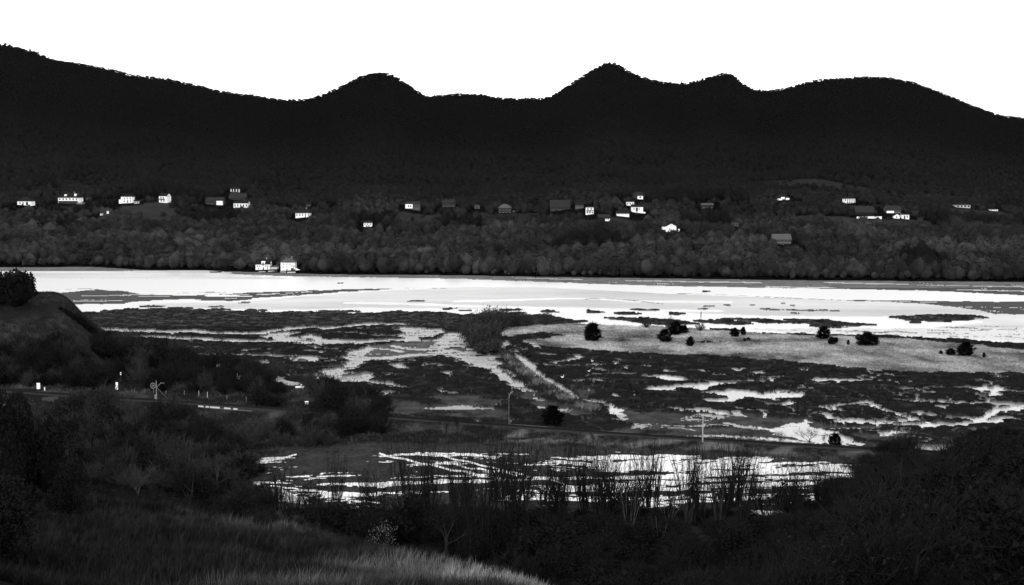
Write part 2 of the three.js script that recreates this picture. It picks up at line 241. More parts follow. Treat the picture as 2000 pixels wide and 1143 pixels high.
spots('S', 2, [1560, 761, 10, 1], [1580, 762, 6, 1.2], [1706, 763, 6, 1], [1815, 769, 12, 1.2], [1690, 777, 10, 1.2], [1630, 779, 4, 0.8], [1755, 770, 14, 0.9], [1720, 782, 8, 0.8], [1535, 790, 14, 2.2], [1420, 792, 9, 1], [1900, 790, 16, 1]);
line('S', 3, 2.5, [1608, 812], [1640, 822], [1720, 826], [1790, 824], [1776, 818]); line('S', [5, 3], 3, [1640, 827], [1720, 830], [1800, 832], [1900, 829], [1985, 818]); line('S', 2, 3, [1850, 818], [1900, 822]);
// mud by the railway
area('M', 4, [1260, 808], [1330, 805], [1420, 808], [1500, 812], [1570, 822], [1640, 834], [1720, 838], [1780, 848], [1780, 884], [1660, 876], [1376, 861], [1200, 848], [1230, 824]);
area('S', 4, [1490, 840], [1540, 836], [1530, 829], [1560, 823], [1600, 836], [1640, 852], [1690, 871], [1640, 870], [1590, 864], [1550, 852]); line('S', 2.6, 3, [1400, 853], [1460, 856], [1560, 862]); line('S', 2.6, 4, [1420, 826], [1470, 834], [1520, 842], [1580, 852]); line('S', 1.6, 4, [1310, 830], [1350, 832], [1420, 833]); line('S', 2, 4, [1455, 800], [1490, 806], [1505, 814]);
line('S', 2, 4, [1320, 802], [1400, 806], [1440, 812]); area('S', 3, [1366, 813], [1382, 808], [1378, 816]); line('S', 1.4, 4, [1300, 835], [1360, 842]);
line('V', 3, 2, [1640, 849], [1660, 843], [1714, 847]); line('V', [3, 4], 2, [1640, 849], [1668, 858], [1720, 868], [1770, 874]); area('S', 2, [1714, 847], [1740, 844], [1756, 845], [1750, 851], [1718, 851]); spots('V', 2, [1697, 832, 10, 2], [1750, 830, 9, 2], [1728, 843, 8, 1.4], [1952, 830, 12, 4]);
// verge along the railway and the drowned field before it
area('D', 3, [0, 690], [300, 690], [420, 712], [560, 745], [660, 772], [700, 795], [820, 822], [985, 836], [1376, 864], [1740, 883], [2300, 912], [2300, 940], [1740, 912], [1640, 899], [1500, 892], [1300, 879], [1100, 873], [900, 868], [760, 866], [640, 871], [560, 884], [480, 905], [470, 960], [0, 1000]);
area('G', 2.5, [480, 732], [520, 734], [560, 744], [585, 757], [560, 757], [520, 745], [490, 740]);
area('P', 3, [470, 905], [560, 884], [640, 871], [760, 866], [900, 868], [1100, 873], [1300, 879], [1500, 892], [1640, 899], [1740, 912], [1900, 940], [1900, 1120], [300, 1120], [460, 960]);
spots('S', 2, [28, 727, 8, 1.2], [38, 741, 9, 1.2], [75, 749, 7, 2], [106, 747, 9, 3], [100, 787, 17, 1.8], [318, 718, 9, 2], [355, 793, 10, 1], [385, 796, 8, 1]);
area('S', 2, [497, 968], [520, 955], [545, 953], [560, 962], [590, 970], [620, 985], [560, 984], [510, 978]);

function inside(p, x, z) { let c = false; for (let i = 0, j = p.length - 1; i < p.length; j = i++) if ((p[i][1] > z) !== (p[j][1] > z) && x < (p[j][0] - p[i][0]) * (z - p[i][1]) / (p[j][1] - p[i][1]) + p[i][0]) c = !c; return c; }
function nearLine(a, x, z) {
  let L = 0; const n = a.p.length - 1;
  for (let i = 0; i < n; i++) { const [ax, az] = a.p[i], [bx, bz] = a.p[i + 1], dx = bx - ax, dz = bz - az, t = clamp(((x - ax) * dx + (z - az) * dz) / (dx * dx + dz * dz + 1e-9));
    const w = mix(a.w[0], a.w[1], (i + t) / n) / 2; if ((x - ax - dx * t) ** 2 + (z - az - dz * t) ** 2 < w * w) return true; }
  return false;
}
function cover(x, z) {
  const n1 = noise(x * 0.11, z * 0.11) + 0.5 * noise(x * 0.27 + 40, z * 0.27) + 0.3 * noise(x * 0.7, z * 0.5 + 20), n2 = noise(x * 0.11 + 60, z * 0.11 - 31) + 0.5 * noise(x * 0.27, z * 0.27 + 83) + 0.3 * noise(x * 0.7 + 30, z * 0.5);
  for (let i = AREAS.length - 1; i >= 0; i--) {
    const a = AREAS[i]; if (x < a.x0 || x > a.x1 || z < a.z0 || z > a.z1) continue;
    const X = x + a.warp * n1 * 0.8, Z = z + a.warp * n2 * 0.8;
    if (a.w ? nearLine(a, X, Z) : inside(a.p, X, Z)) return a.kind;
  }
  return 'W';
}
// height, kind and tone of the flats at a point
function flats(x, z, X, Y) {
  let k = cover(x, z), H = -0.35, tone = 0.05; const d = -z, fine = noise(x * 0.9, z * 0.9), mid = fbm(x * 0.16, z * 0.16, 3);
  if (k === 'P') {                                                   // streaks of water standing on mud
    const wx = x + 6 * mid, wz = z + 2.2 * mid + x * 0.10 * noise(x * 0.02, z * 0.03), a = 0.8 * noise(wx * 0.045 + 3, wz * 0.24 + x * 0.04) + 0.45 * noise(wx * 0.12, wz * 0.6 + 9) + 0.3 * noise(x * 0.35, z * 1.0) + 0.24 * noise(x * 1.1, z * 1.2) + 0.12 * fine;
    const right = smooth(960, 1180, X), band = (c, w) => Math.exp(-(((Y - c) / w) ** 2));
    const wet = -0.5 - 0.14 * (1 - right) + right * (0.75 * band(908 + (X - 1300) * 0.03, 15) + 0.62 * band(948, 14) + 0.25 * band(975, 10)) + (1 - right) * (0.40 * band(930, 5) + 0.45 * band(944, 6) + 0.3 * band(966, 8) + 0.3 * band(890, 7) * smooth(700, 760, X))
      - 0.9 * smooth(886 + right * 6 + Math.max(0, X - 1300) * 0.05, 872 + Math.max(0, X - 1300) * 0.05, Y) - 0.5 * smooth(992, 1015, Y) - 0.5 * smooth(1690, 1760, X);
    H = clamp(-0.04 - (a + wet) * 0.3, -0.3, 0.08); k = 'M'; tone = 0.022 + 0.014 * mid + 0.008 * fine;
    const l1 = Math.abs((X - 740) * 0.21 + 887 - Y + 5 * noise(X * 0.02, 3)), l2 = Math.abs((X - 870) * 0.23 + 893 - Y + 6 * noise(X * 0.02, 8)), l3 = Math.abs((X - 475) * 0.13 + 942 - Y + 3 * noise(X * 0.03, 5)), l4 = Math.abs((560 - X) * 0.22 + 892 - Y + 4 * noise(X * 0.04, 15)), l5 = Math.abs((X - 860) * 0.16 + 904 - Y + 5 * noise(X * 0.03, 11));
    if ((l1 < 2 && X > 740 && X < 985) || (l2 < 1.8 && X > 860 && X < 1140) || (l3 < 1.6 && X > 475 && X < 620) || (l4 < 1.6 && X > 500 && X < 580) || (l5 < 1.8 && X > 850 && X < 1010)) H = -0.12;
  } else if (k === 'V') {
    const creek = Math.abs(noise(x * 0.026 + 0.35 * mid, z * 0.026 - 5)), creek2 = Math.abs(noise(x * 0.07 + 20, z * 0.05 + 0.3 * mid));
    const pan = noise(x * 0.06 + 90, z * 0.045);
    H = 0.62 + 0.30 * mid + 0.16 * fine + 0.22 * noise(x * 0.33, z * 0.33);
    tone = (0.010 + 0.022 * smooth(-0.1, 0.5, mid) + 0.009 * fine + 0.009 * noise(x * 0.4, z * 0.25)) * (Y < 640 ? 1 : 0.55);
    if (creek2 < 0.06) { const e = 1 - creek2 / 0.06; H -= 0.55 * e; tone = mix(tone * 0.6, 0.06 + 0.03 * fine, smooth(0.35, 0.9, e) * smooth(-0.3, 0.2, noise(x * 0.02 + 44, z * 0.02))); }
    if (creek < 0.042 && Y > 640 && noise(x * 0.012 + 3, z * 0.012) > -0.06) { k = 'C'; H = 0.02; tone = 0.12; }
    else if (pan > 0.95 && Y > 690) { k = 'C'; H = 0.02; tone = 0.16; }
    if (Y < 640 && X < 900 && X > 180) tone *= 1.25;
  } else if (k === 'G') { H = 0.75 + 0.15 * mid + 0.06 * fine; tone = 0.185 + 0.24 * fbm(x * 0.05, z * 0.04, 4) + 0.05 * noise(x * 0.2, z * 0.08) + 0.03 * fine; if (noise(x * 0.03 + 7, z * 0.05) > 0.45) tone *= 0.6; }
  else if (k === 'D') { H = 0.6 + 0.3 * mid + 0.12 * fine; tone = clamp(0.010 + 0.05 * fbm(x * 0.09 + 5, z * 0.09, 4) + 0.008 * fine, 0.006, 0.1); if (X > 985 && X < 1740 && Y > 836) tone = 0.012 + (0.06 * smooth(-0.2, 0.4, fbm(x * 0.12 + 4, z * 0.2, 3)) + 0.012 * fine) * smooth(892, 880, Y - Math.max(0, X - 1200) * 0.025); }  // verge tone drops near the water: the bank shadow is painted in
  else if (k === 'M') { H = 0.09 + 0.05 * mid + 0.03 * noise(x * 0.05, z * 0.2); tone = Y < 563 ? 0.085 + 0.05 * mid + 0.03 * noise(x * 0.03, z * 0.2) : Y < 640 ? 0.05 + 0.02 * mid : 0.042 + 0.022 * mid; if (Y > 640) { tone = (Y > 700 ? 0.03 : 0.055) + 0.03 * mid + 0.012 * fine; const v = noise(x * 0.07 + 2, z * 0.16) + 0.4 * fine; if (v > (Y > 700 ? 0.42 : 0.5)) { k = 'V'; H = 0.25 + 0.15 * fine; tone = 0.012 + 0.008 * fine; } }
    if (k === 'M' && noise(x * 0.05 + 9, z * 0.09) > (Y < 640 ? 0.72 : 0.4) + 0.2 * fine) { k = Y > 636 ? 'C' : 'S'; tone = 0.10; } }
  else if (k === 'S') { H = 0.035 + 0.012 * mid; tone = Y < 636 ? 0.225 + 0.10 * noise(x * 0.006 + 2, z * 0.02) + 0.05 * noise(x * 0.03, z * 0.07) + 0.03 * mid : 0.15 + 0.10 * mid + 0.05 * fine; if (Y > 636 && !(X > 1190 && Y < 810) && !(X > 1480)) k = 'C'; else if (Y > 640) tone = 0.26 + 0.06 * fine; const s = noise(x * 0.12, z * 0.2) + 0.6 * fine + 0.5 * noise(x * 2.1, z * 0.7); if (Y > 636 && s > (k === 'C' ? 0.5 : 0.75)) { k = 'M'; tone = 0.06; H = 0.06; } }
  return [k, H, tone];
}
// ───────────────────────── sheets of ground ─────────────────────────
function sheets(cols, rows, place, kinds) {                            // place(u, v) -> [x, y, z, kind, tone]; one geometry per kind
  const n = cols.length, P = new Float32Array(n * rows.length * 3), C = new Float32Array(n * rows.length * 3), K = new Uint8Array(n * rows.length), names = Object.keys(kinds);
  let o = 0; for (const r of rows) for (const c of cols) { const [x, y, z, k, t] = place(c, r); P.set([x, y, z], o * 3); C.set([t, t, t], o * 3); K[o++] = names.indexOf(k); }
  const lists = names.map(() => []);
  for (let j = 0; j < rows.length - 1; j++) for (let i = 0; i < n - 1; i++) { const a = j * n + i, b = a + 1, c = a + n, e = c + 1; if (K[a] < names.length) lists[K[a]].push(a, b, c, b, e, c); }
  return names.map((name, q) => {
    const L = lists[q], map = new Int32Array(P.length / 3).fill(-1), p = [], c = [], idx = new Uint32Array(L.length); let m = 0;
    for (let i = 0; i < L.length; i++) { const v = L[i]; if (map[v] < 0) { map[v] = m++; p.push(P[v * 3], P[v * 3 + 1], P[v * 3 + 2]); c.push(C[v * 3], C[v * 3 + 1], C[v * 3 + 2]); } idx[i] = map[v]; }
    const g = new THREE.BufferGeometry(); g.setAttribute('position', new THREE.Float32BufferAttribute(p, 3)); g.setAttribute('color', new THREE.Float32BufferAttribute(c, 3)); g.setIndex(new THREE.BufferAttribute(idx, 1));
    const uv = []; for (let i = 0; i < p.length; i += 3) uv.push(p[i], -p[i + 2]); g.setAttribute('uv', new THREE.Float32BufferAttribute(uv, 2));
    g.computeVertexNormals(); return [name, g];
  });
}
const range = (a, b, n) => [...Array(n + 1)].map((_, i) => a + (b - a) * i / n);
function heightTexture(size, metres, fn) {
  const px = new Uint8Array(size * size * 4); for (let j = 0; j < size; j++) for (let i = 0; i < size; i++) { const v = clamp(0.5 + 0.5 * fn(i / size, j / size)) * 255, o = (j * size + i) * 4; px[o] = px[o + 1] = px[o + 2] = v; px[o + 3] = 255; }
  const t = new THREE.DataTexture(px, size, size); t.wrapS = t.wrapT = THREE.RepeatWrapping; t.magFilter = THREE.LinearFilter; t.repeat.set(1 / metres, 1 / metres); t.needsUpdate = true; return t;
}
// noise that repeats after one turn in both directions
const loop = (u, v, f, s = 0) => { const a = mix(mix(noise(u * f + s, v * f), noise((u - 1) * f + s, v * f), u), mix(noise(u * f + s, (v - 1) * f), noise((u - 1) * f + s, (v - 1) * f), u), v); return a; };
const rippleMap = heightTexture(512, 23, (u, v) => 0.45 * loop(u, v, 9) + 0.4 * loop(u, v, 21, 5) + 0.3 * loop(u, v, 47, 9));
const grainMap = heightTexture(512, 5.3, (u, v) => 0.4 * loop(u, v, 14, 3) + 0.5 * loop(u, v, 40, 8) + 0.4 * loop(u, v, 110, 1));
const MAT = {
  water: grey(0.44, 0.27, { bumpMap: rippleMap, bumpScale: 0.04, ior: 1.33 }),
  sand: grey(1, 0.34, { vertexColors: true, bumpMap: rippleMap, bumpScale: 0.03 }),
  creek: grey(1, 0.42, { vertexColors: true, bumpMap: grainMap, bumpScale: 0.06, specularIntensity: 0.75 }),
  mud: grey(1, 0.85, { vertexColors: true, bumpMap: grainMap, bumpScale: 0.06 }),
  plant: grey(1, 0.95, { vertexColors: true, bumpMap: grainMap, bumpScale: 0.12 }),
};
const uvPlane = (w, d, x, y, z) => { const g = new THREE.PlaneGeometry(w, d, 1, 1).rotateX(-Math.PI / 2).translate(x, y, z), p = g.attributes.position, uv = g.attributes.uv; for (let i = 0; i < 4; i++) uv.setXY(i, p.getX(i), -p.getZ(i)); return g; };
struct('water', uvPlane(5200, 1200, 0, 0, -720), MAT.water);
struct('ground', uvPlane(14000, 14000, 0, -1.2, 0), grey(0.04));

const KINDS = { M: 1, V: 1, G: 1, D: 1, S: 1, C: 1, W: 1 };
{
  const cols = [...range(-420, -40, 60), ...range(-38.6, 2040, 1400), ...range(2046, 2450, 60)].map(X => (X - 1000) / F);
  const rows = []; for (let Y = 519; Y < 1100;) { rows.push(Y); Y += Y < 650 ? 1.05 : Y < 872 ? 1.3 : Y < 992 ? 0.62 : 4; }
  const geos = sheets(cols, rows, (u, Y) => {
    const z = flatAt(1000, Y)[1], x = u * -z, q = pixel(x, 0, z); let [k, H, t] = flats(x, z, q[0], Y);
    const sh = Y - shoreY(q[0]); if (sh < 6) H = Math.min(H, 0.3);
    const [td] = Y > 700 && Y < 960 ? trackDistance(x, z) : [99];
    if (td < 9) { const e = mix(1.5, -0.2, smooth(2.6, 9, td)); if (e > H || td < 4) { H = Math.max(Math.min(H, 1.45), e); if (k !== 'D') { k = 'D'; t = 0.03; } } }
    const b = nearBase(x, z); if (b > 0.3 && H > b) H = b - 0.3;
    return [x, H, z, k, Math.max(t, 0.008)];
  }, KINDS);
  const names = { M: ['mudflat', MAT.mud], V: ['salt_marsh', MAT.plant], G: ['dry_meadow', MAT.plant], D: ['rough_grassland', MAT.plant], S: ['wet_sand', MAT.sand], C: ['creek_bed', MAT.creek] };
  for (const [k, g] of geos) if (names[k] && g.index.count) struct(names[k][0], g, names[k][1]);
}
// near hillside and knoll
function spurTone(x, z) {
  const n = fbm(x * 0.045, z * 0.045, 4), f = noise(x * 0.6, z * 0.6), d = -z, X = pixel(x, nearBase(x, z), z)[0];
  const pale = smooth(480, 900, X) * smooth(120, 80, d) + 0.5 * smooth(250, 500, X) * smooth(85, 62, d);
  return clamp(0.006 + 0.028 * smooth(0.0, 0.5, n) * smooth(0, 420, X) + pale * (0.006 + 0.06 * smooth(-0.1, 0.45, n)) + 0.06 * smooth(820, 960, X) * smooth(92, 72, d) * smooth(-0.15, 0.3, n) + 0.008 * f, 0.008, 0.26);  // corner vignette and shade painted in: grass tone darkens towards the left
}
{
  const cols = range(-420, 2420, 330).map(X => (X - 1000) / F), rows = [2, 12, 22, 32, 42, 50, ...range(55, 130, 75), ...range(132, 430, 120)];
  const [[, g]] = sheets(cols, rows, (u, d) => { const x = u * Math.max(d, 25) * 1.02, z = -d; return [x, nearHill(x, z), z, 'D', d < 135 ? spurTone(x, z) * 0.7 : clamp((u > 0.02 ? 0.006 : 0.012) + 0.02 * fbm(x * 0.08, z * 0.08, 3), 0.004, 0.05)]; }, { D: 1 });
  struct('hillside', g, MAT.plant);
  const [[, k]] = sheets(range(-500, 260, 150).map(X => (X - 1000) / F), range(384, 645, 110), (u, d) => { const x = u * d, z = -d; return [x, knoll(x, z), z, 'D', clamp(0.010 + 0.026 * fbm(x * 0.09, z * 0.06, 4) + 0.02 * noise(x * 0.5, z * 0.4), 0.01, 0.1)]; }, { D: 1 });
  struct('grassy_knoll', k, MAT.plant);
}
// ───────────────────────── the far hills ─────────────────────────
const SKYLINE = [[-500, 60], [-200, 70], [0, 83], [25, 85], [60, 95], [75, 98], [110, 113], [135, 118], [190, 126], [230, 135], [260, 144], [330, 152], [380, 163], [430, 175], [500, 185], [560, 193], [600, 192], [620, 187], [660, 172], [700, 152], [720, 145], [742, 141], [765, 144], [790, 158], [810, 172], [832, 185], [860, 184], [900, 182], [940, 184], [975, 190], [1060, 190], [1080, 183], [1110, 165], [1140, 145], [1170, 128], [1190, 121], [1205, 125], [1225, 137], [1255, 150], [1290, 158], [1330, 161], [1350, 158], [1380, 150], [1400, 143], [1415, 141], [1430, 146], [1440, 157], [1470, 173], [1490, 175], [1520, 172], [1560, 162], [1600, 154], [1640, 151], [1690, 149], [1730, 151], [1770, 158], [1800, 168], [1850, 187], [1900, 207], [1950, 224], [2000, 232], [2200, 262], [2500, 270]];
function ridgeY(X) { const S = SKYLINE; let i = 0; while (i < S.length - 2 && X > S[i + 1][0]) i++; return cat(S[Math.max(i - 1, 0)][1], S[i][1], S[i + 1][1], S[Math.min(i + 2, S.length - 1)][1], clamp((X - S[i][0]) / (S[i + 1][0] - S[i][0]))); }
const ridgeD = u => 2500 + 260 * noise(u * 5.1, 4.4) + 120 * noise(u * 17, 9.1);
const CANOPY = 2.0;
function hill(x, z) {
  const d = -z, u = x / d, X = 1000 + F * u, d0 = -flatAt(1000, shoreY(X))[1], dr = ridgeD(u), t = (d - d0) / (dr - d0);
  if (t < 0) return Math.max(-1.1, (d - d0) * 0.08);
  const top = EYE + dr * slope(ridgeY(X)) - CANOPY, und = fbm(x * 0.0042, z * 0.0042, 4);
  const e = 0.6 + Math.min(1, t * 12) * 0.9;
  if (t <= 1) return e + (top - e) * (0.55 * t + 0.45 * t * t * t) + und * 15 * Math.pow(clamp(4 * t * (1 - t)), 1.2);
  return top - (d - dr) * (0.3 + 0.2 * smooth(1, 1.3, t));
}
function hitHill(X, Y) { const r = ray(X, Y), k = 1 / -r[2]; let a = 800; for (let d = 800; d < 3600; d += 4) { if (EYE + r[1] * k * d < hill(r[0] * k * d, -d)) { a = d; break; } a = d; }
  let lo = a - 4, hi = a; for (let i = 0; i < 12; i++) { const m = (lo + hi) / 2; EYE + r[1] * k * m < hill(r[0] * k * m, -m) ? hi = m : lo = m; } const d = (lo + hi) / 2; return new THREE.Vector3(r[0] * k * d, hill(r[0] * k * d, -d), -d); }
const FIELDS = [                                                       // open meadows among the woods, with their tone
  [0.035, [235, 403], [300, 398], [355, 404], [354, 425], [310, 442], [270, 430], [238, 416]], [0.042, [308, 464], [345, 447], [402, 452], [392, 470], [340, 472]],
  [0.032, [755, 417], [850, 414], [872, 425], [866, 441], [800, 441], [760, 433]], [0.034, [1555, 421], [1700, 429], [1800, 433], [1850, 441], [1700, 446], [1575, 441]],
  [0.034, [1840, 404], [1900, 412], [1965, 414], [1960, 424], [1860, 420]], [0.026, [1450, 352], [1520, 350], [1700, 366], [1690, 378], [1560, 370]], [0.030, [95, 399], [160, 402], [165, 413], [100, 412]],
  [0.030, [1130, 432], [1250, 432], [1290, 440], [1200, 446]], [0.03, [520, 402], [570, 404], [560, 412], [500, 408]], [0.03, [930, 414], [1060, 416], [1050, 424], [940, 422]],
].map(([tone, ...p]) => { const w = p.map(([X, Y]) => { const v = hitHill(X, Y); return [v.x, v.z]; }), xs = w.map(q => q[0]), zs = w.map(q => q[1]); return { tone, w, b: [Math.min(...xs), Math.max(...xs), Math.min(...zs), Math.max(...zs)] }; });
function field(x, z) { const X = x + 9 * noise(x * 0.02, z * 0.02), Z = z + 14 * noise(x * 0.02 + 50, z * 0.02); for (const f of FIELDS) if (X > f.b[0] && X < f.b[1] && Z > f.b[2] && Z < f.b[3] && inside(f.w, X, Z)) return f.tone; return 0; }
{
  const cols = range(-480, 2480, 740).map(X => (X - 1000) / F), rows = []; for (let d = 790; d < 3700;) { rows.push(d); d += 6 + (d - 790) * 0.008; }
  const [[, g]] = sheets(cols, rows, (u, d) => { const x = u * d, z = -d, f = field(x, z); return [x, hill(x, z), z, 'H', f ? 0.6 * f * (0.85 + 0.25 * noise(x * 0.06, z * 0.06)) : 0.002]; }, { H: 1 });
  struct('hills', g, MAT.plant);
}
// ground height anywhere on this side of the water
function groundAt(x, z) {
  const q = pixel(x, 0, z); let H = -0.3;
  if (-z > 190 && -z < 900) H = Math.max(H, flats(x, z, q[0], q[1])[1]);
  H = Math.max(H, nearHill(x, z)); if (-z > 385 && -z < 645 && x < -80) H = Math.max(H, knoll(x, z)); return H;
}
function standAt(X, Y) {                                               // where the line of sight meets the ground
  const r = ray(X, Y); for (let d = 55; d < 900; d += 0.5) { const k = d / -r[2], y = EYE + r[1] * k, x = r[0] * k; let g = Math.max(0.05, nearHill(x, -d)); if (d > 385 && d < 645 && x < -80) g = Math.max(g, knoll(x, -d)); if (y <= g + 0.02) { const v = new THREE.Vector3(x, 0, -d); v.y = groundAt(x, -d); return v; } }
  const p = flatAt(X, Y); return new THREE.Vector3(p[0], 0, p[1]);
}
// ───────────────────────── plants: prototypes ─────────────────────────
const BARK = grey(0.016, 0.95), PALEBARK = grey(0.075, 0.9), TWIG = grey(0.011, 0.95), LEAF = grey(0.022, 0.95), DARKLEAF = grey(0.007, 0.95), PALETWIG = grey(0.04, 0.95), BLACKTWIG = grey(0.009, 0.95), BRAMBLE = grey(0.010, 0.95);
const jig = (v, a) => [v[0] + R(-a, a), v[1] + R(-a, a), v[2] + R(-a, a)];
function dirOf(az, el) { return [Math.cos(az) * Math.cos(el), Math.sin(el), Math.sin(az) * Math.cos(el)]; }
function grow(mb, tw, p, d, len, r, level, opt) {                      // a limb in three bent pieces that forks; thin wood goes into tw
  const n = level > 1 ? 3 : 2; let q = p, dd = d, rr = r;
  for (let i = 0; i < n; i++) {
    const L = len / n, e = [q[0] + dd[0] * L, q[1] + dd[1] * L, q[2] + dd[2] * L], r2 = Math.max(rr * opt.taper, opt.min);
    (level > opt.split ? mb : tw).seg(q, e, rr, r2, level > 2 ? 5 : 3);
    q = e; rr = r2;
    if (level > 0) {
      const kids = opt.kids[level] ?? 2;
      for (let k = 0; k < kids; k++) if (i > 0 || level < 3) {
        const a = R(0, 6.283), s = R(opt.spread * 0.5, opt.spread), u = jig([0, 0, 0], 1);
        let nd = [dd[0] + Math.cos(a) * s + u[0] * 0.2, dd[1] + opt.up + u[1] * 0.15, dd[2] + Math.sin(a) * s + u[2] * 0.2]; const l = Math.hypot(...nd); nd = nd.map(v => v / l);
        grow(mb, tw, q, nd, len * R(opt.shrink * 0.75, opt.shrink * 1.15), rr * 0.62, level - 1, opt);
      }
    }
    dd = jig(dd, opt.bend); dd[1] += opt.up * 0.15; const l = Math.hypot(...dd); dd = dd.map(v => v / l);
  }
}
function group(...parts) { const g = new THREE.Group(); for (const [n, geo, m] of parts) part(n, geo, m, g); return g; }
function bareTree(H, mat = BARK, tmat = TWIG) {                        // one trunk, a rounded crown of bare branches
  const mb = new MB(), tw = new MB();
  grow(mb, tw, [0, -0.4, 0], [R(-.08, .08), 1, R(-.08, .08)], H * 0.42, H * 0.022, 4, { taper: 0.84, min: 0.012, kids: [0, 2, 2, 2, 2], spread: 1.1, up: 0.24, shrink: 0.72, bend: 0.16, split: 1 });
  return group(['trunk', mb.geo, mat], ['twigs', tw.geo, tmat]);
}
function coppice(H, stems, mat = BARK, tmat = TWIG) {                  // many upright stems from one stool
  const mb = new MB(), tw = new MB();
  for (let i = 0; i < stems; i++) {
    const a = R(0, 6.283), s = R(0.05, 0.30); const d = [Math.cos(a) * s, 1, Math.sin(a) * s], l = Math.hypot(...d);
    grow(mb, tw, [Math.cos(a) * R(0, 0.7), -0.3, Math.sin(a) * R(0, 0.7)], d.map(v => v / l), H * R(0.6, 1), H * R(0.006, 0.011), 2, { taper: 0.78, min: 0.012, kids: [0, 2, 2], spread: 0.5, up: 0.35, shrink: 0.34, bend: 0.09, split: 1 });
  }
  return group(['stems', mb.geo, mat], ['twigs', tw.geo, tmat]);
}
function leafTri(mb, c, s) { const a = R(0, 6.283), e = R(-1, 1), u = dirOf(a, e), v = dirOf(a + R(1, 2.4), R(-1, 1)); mb.tri([c[0] + u[0] * s, c[1] + u[1] * s, c[2] + u[2] * s], [c[0] + v[0] * s, c[1] + v[1] * s, c[2] + v[2] * s], [c[0] - (u[0] + v[0]) * s * .6, c[1] - (u[1] + v[1]) * s * .6, c[2] - (u[2] + v[2]) * s * .6]); }
function twigBush(W, H, n, tmat = TWIG, leaves = 0, lmat = LEAF, ls = 0.12) { // a dome of thin twigs, with or without leaves
  const mb = new MB(), tw = new MB(), lf = new MB();
  for (let i = 0; i < n; i++) {
    const a = R(0, 6.283), el = Math.asin(R(0.12, 1)), d = dirOf(a, el), L = R(0.65, 1.05), tip = [d[0] * W * L, d[1] * H * L, d[2] * W * L], mid = [tip[0] * 0.5 + R(-.15, .15) * W, tip[1] * 0.55 + R(-.02, .2) * H, tip[2] * 0.5 + R(-.15, .15) * W], r = 0.018 * Math.sqrt(H);
    const b = [R(-.2, .2) * W, -0.2, R(-.2, .2) * W];
    (i % 4 ? tw : mb).seg(b, mid, r * 1.7, r, 3).seg(mid, tip, r, r * 0.35, 3);
    for (let k = 0; k < 6; k++) { const t = R(0.25, 1), q = [mix(mid[0], tip[0], t), mix(mid[1], tip[1], t), mix(mid[2], tip[2], t)], e = [q[0] + (R(-.3, .3) + d[0] * .12) * W, q[1] + R(-.05, .32) * H, q[2] + (R(-.3, .3) + d[2] * .12) * W]; tw.seg(q, e, r * 0.6, r * 0.25, 3); if (k < leaves) leafTri(lf, e, R(0.6, 1.3) * ls); if (k + 6 < leaves) leafTri(lf, [mix(q[0], e[0], .5), mix(q[1], e[1], .5), mix(q[2], e[2], .5)], R(0.6, 1.3) * ls); }
  }
  const g = group(['stems', mb.geo, tmat], ['twigs', tw.geo, tmat]); if (leaves) part('leaves', lf.geo, lmat, g); return g;
}
function evergreen(W, H, lean = 0, mat = DARKLEAF, tufts = 260) {     // a dense small pine or evergreen bush: trunk, limbs and tufts
  const mb = new MB(), lf = new MB(); mb.seg([0, -0.3, 0], [lean, H * 0.75, 0], 0.05 * H * 0.5, 0.02 * H, 6);
  for (let i = 0; i < tufts; i++) {
    const y = Math.pow(rnd(), 0.85), a = R(0, 6.283), rad = W * (0.10 + 0.95 * Math.sin(Math.PI * Math.min(1, 0.22 + y * 0.78))) * 0.66 * (1 + 0.5 * noise(y * 4 + 3 * W + lean * 30, a * 1.2)), k = Math.sqrt(R(0.25, 1)), c = [Math.cos(a) * rad * k + lean * y, y * H * 0.92, Math.sin(a) * rad * k];
    if (i % 5 === 0) mb.seg([lean * y, Math.max(0.1, c[1] - 0.25 * H * k), 0], c, 0.02 * H * 0.4, 0.012, 3);
    const up = dirOf(a, R(0.3, 1.2)), s = H * R(0.05, 0.12) * (rnd() < 0.15 ? 1.9 : 1);
    for (let j = 0; j < 7; j++) { const e = dirOf(a + R(-1.2, 1.2), R(-0.2, 1.4)); const w = [-e[2] * s * .28, s * .1, e[0] * s * .28]; lf.tri([c[0] - w[0], c[1] - w[1], c[2] - w[2]], [c[0] + w[0], c[1] + w[1], c[2] + w[2]], [c[0] + (e[0] + up[0] * .5) * s, c[1] + (e[1] + up[1] * .5) * s, c[2] + (e[2] + up[2] * .5) * s]); }
  }
  return group(['trunk', mb.geo, BARK], ['crown', lf.geo, mat]);
}
function crownGeo(n, s, flat = 0.85, cr = 0.62) {                                // a woodland crown: lumps of leaf-sized faces over a dark core
  const lf = new MB(), lumps = [...Array(7)].map(() => { const d = dirOf(R(0, 6.283), R(-0.3, 1.4)); return [d[0] * 0.55, 0.55 + d[1] * 0.40, d[2] * 0.55, R(0.32, 0.5)]; }); lumps.push([0, 0.5, 0, 0.62]);
  for (let i = 0; i < n; i++) { const l = lumps[i % 8], d = dirOf(R(0, 6.283), Math.asin(R(-0.6, 1))), k = l[3] * R(0.8, 1.06); leafTri(lf, [l[0] + d[0] * k, (l[1] + d[1] * k) * flat, l[2] + d[2] * k], s * R(0.6, 1.4)); }
  const core = new THREE.IcosahedronGeometry(cr, 1), p = core.attributes.position; for (let i = 0; i < p.count; i++) { const k = 1 + 0.3 * noise(p.getX(i) * 3, p.getZ(i) * 3 + p.getY(i) * 2); p.setXYZ(i, p.getX(i) * k, (p.getY(i) * k + 0.55) * flat, p.getZ(i) * k); }
  core.deleteAttribute('uv'); const g = lf.geo; return mergeGeometries([g.toNonIndexed(), core.index ? core.toNonIndexed() : core]);
}
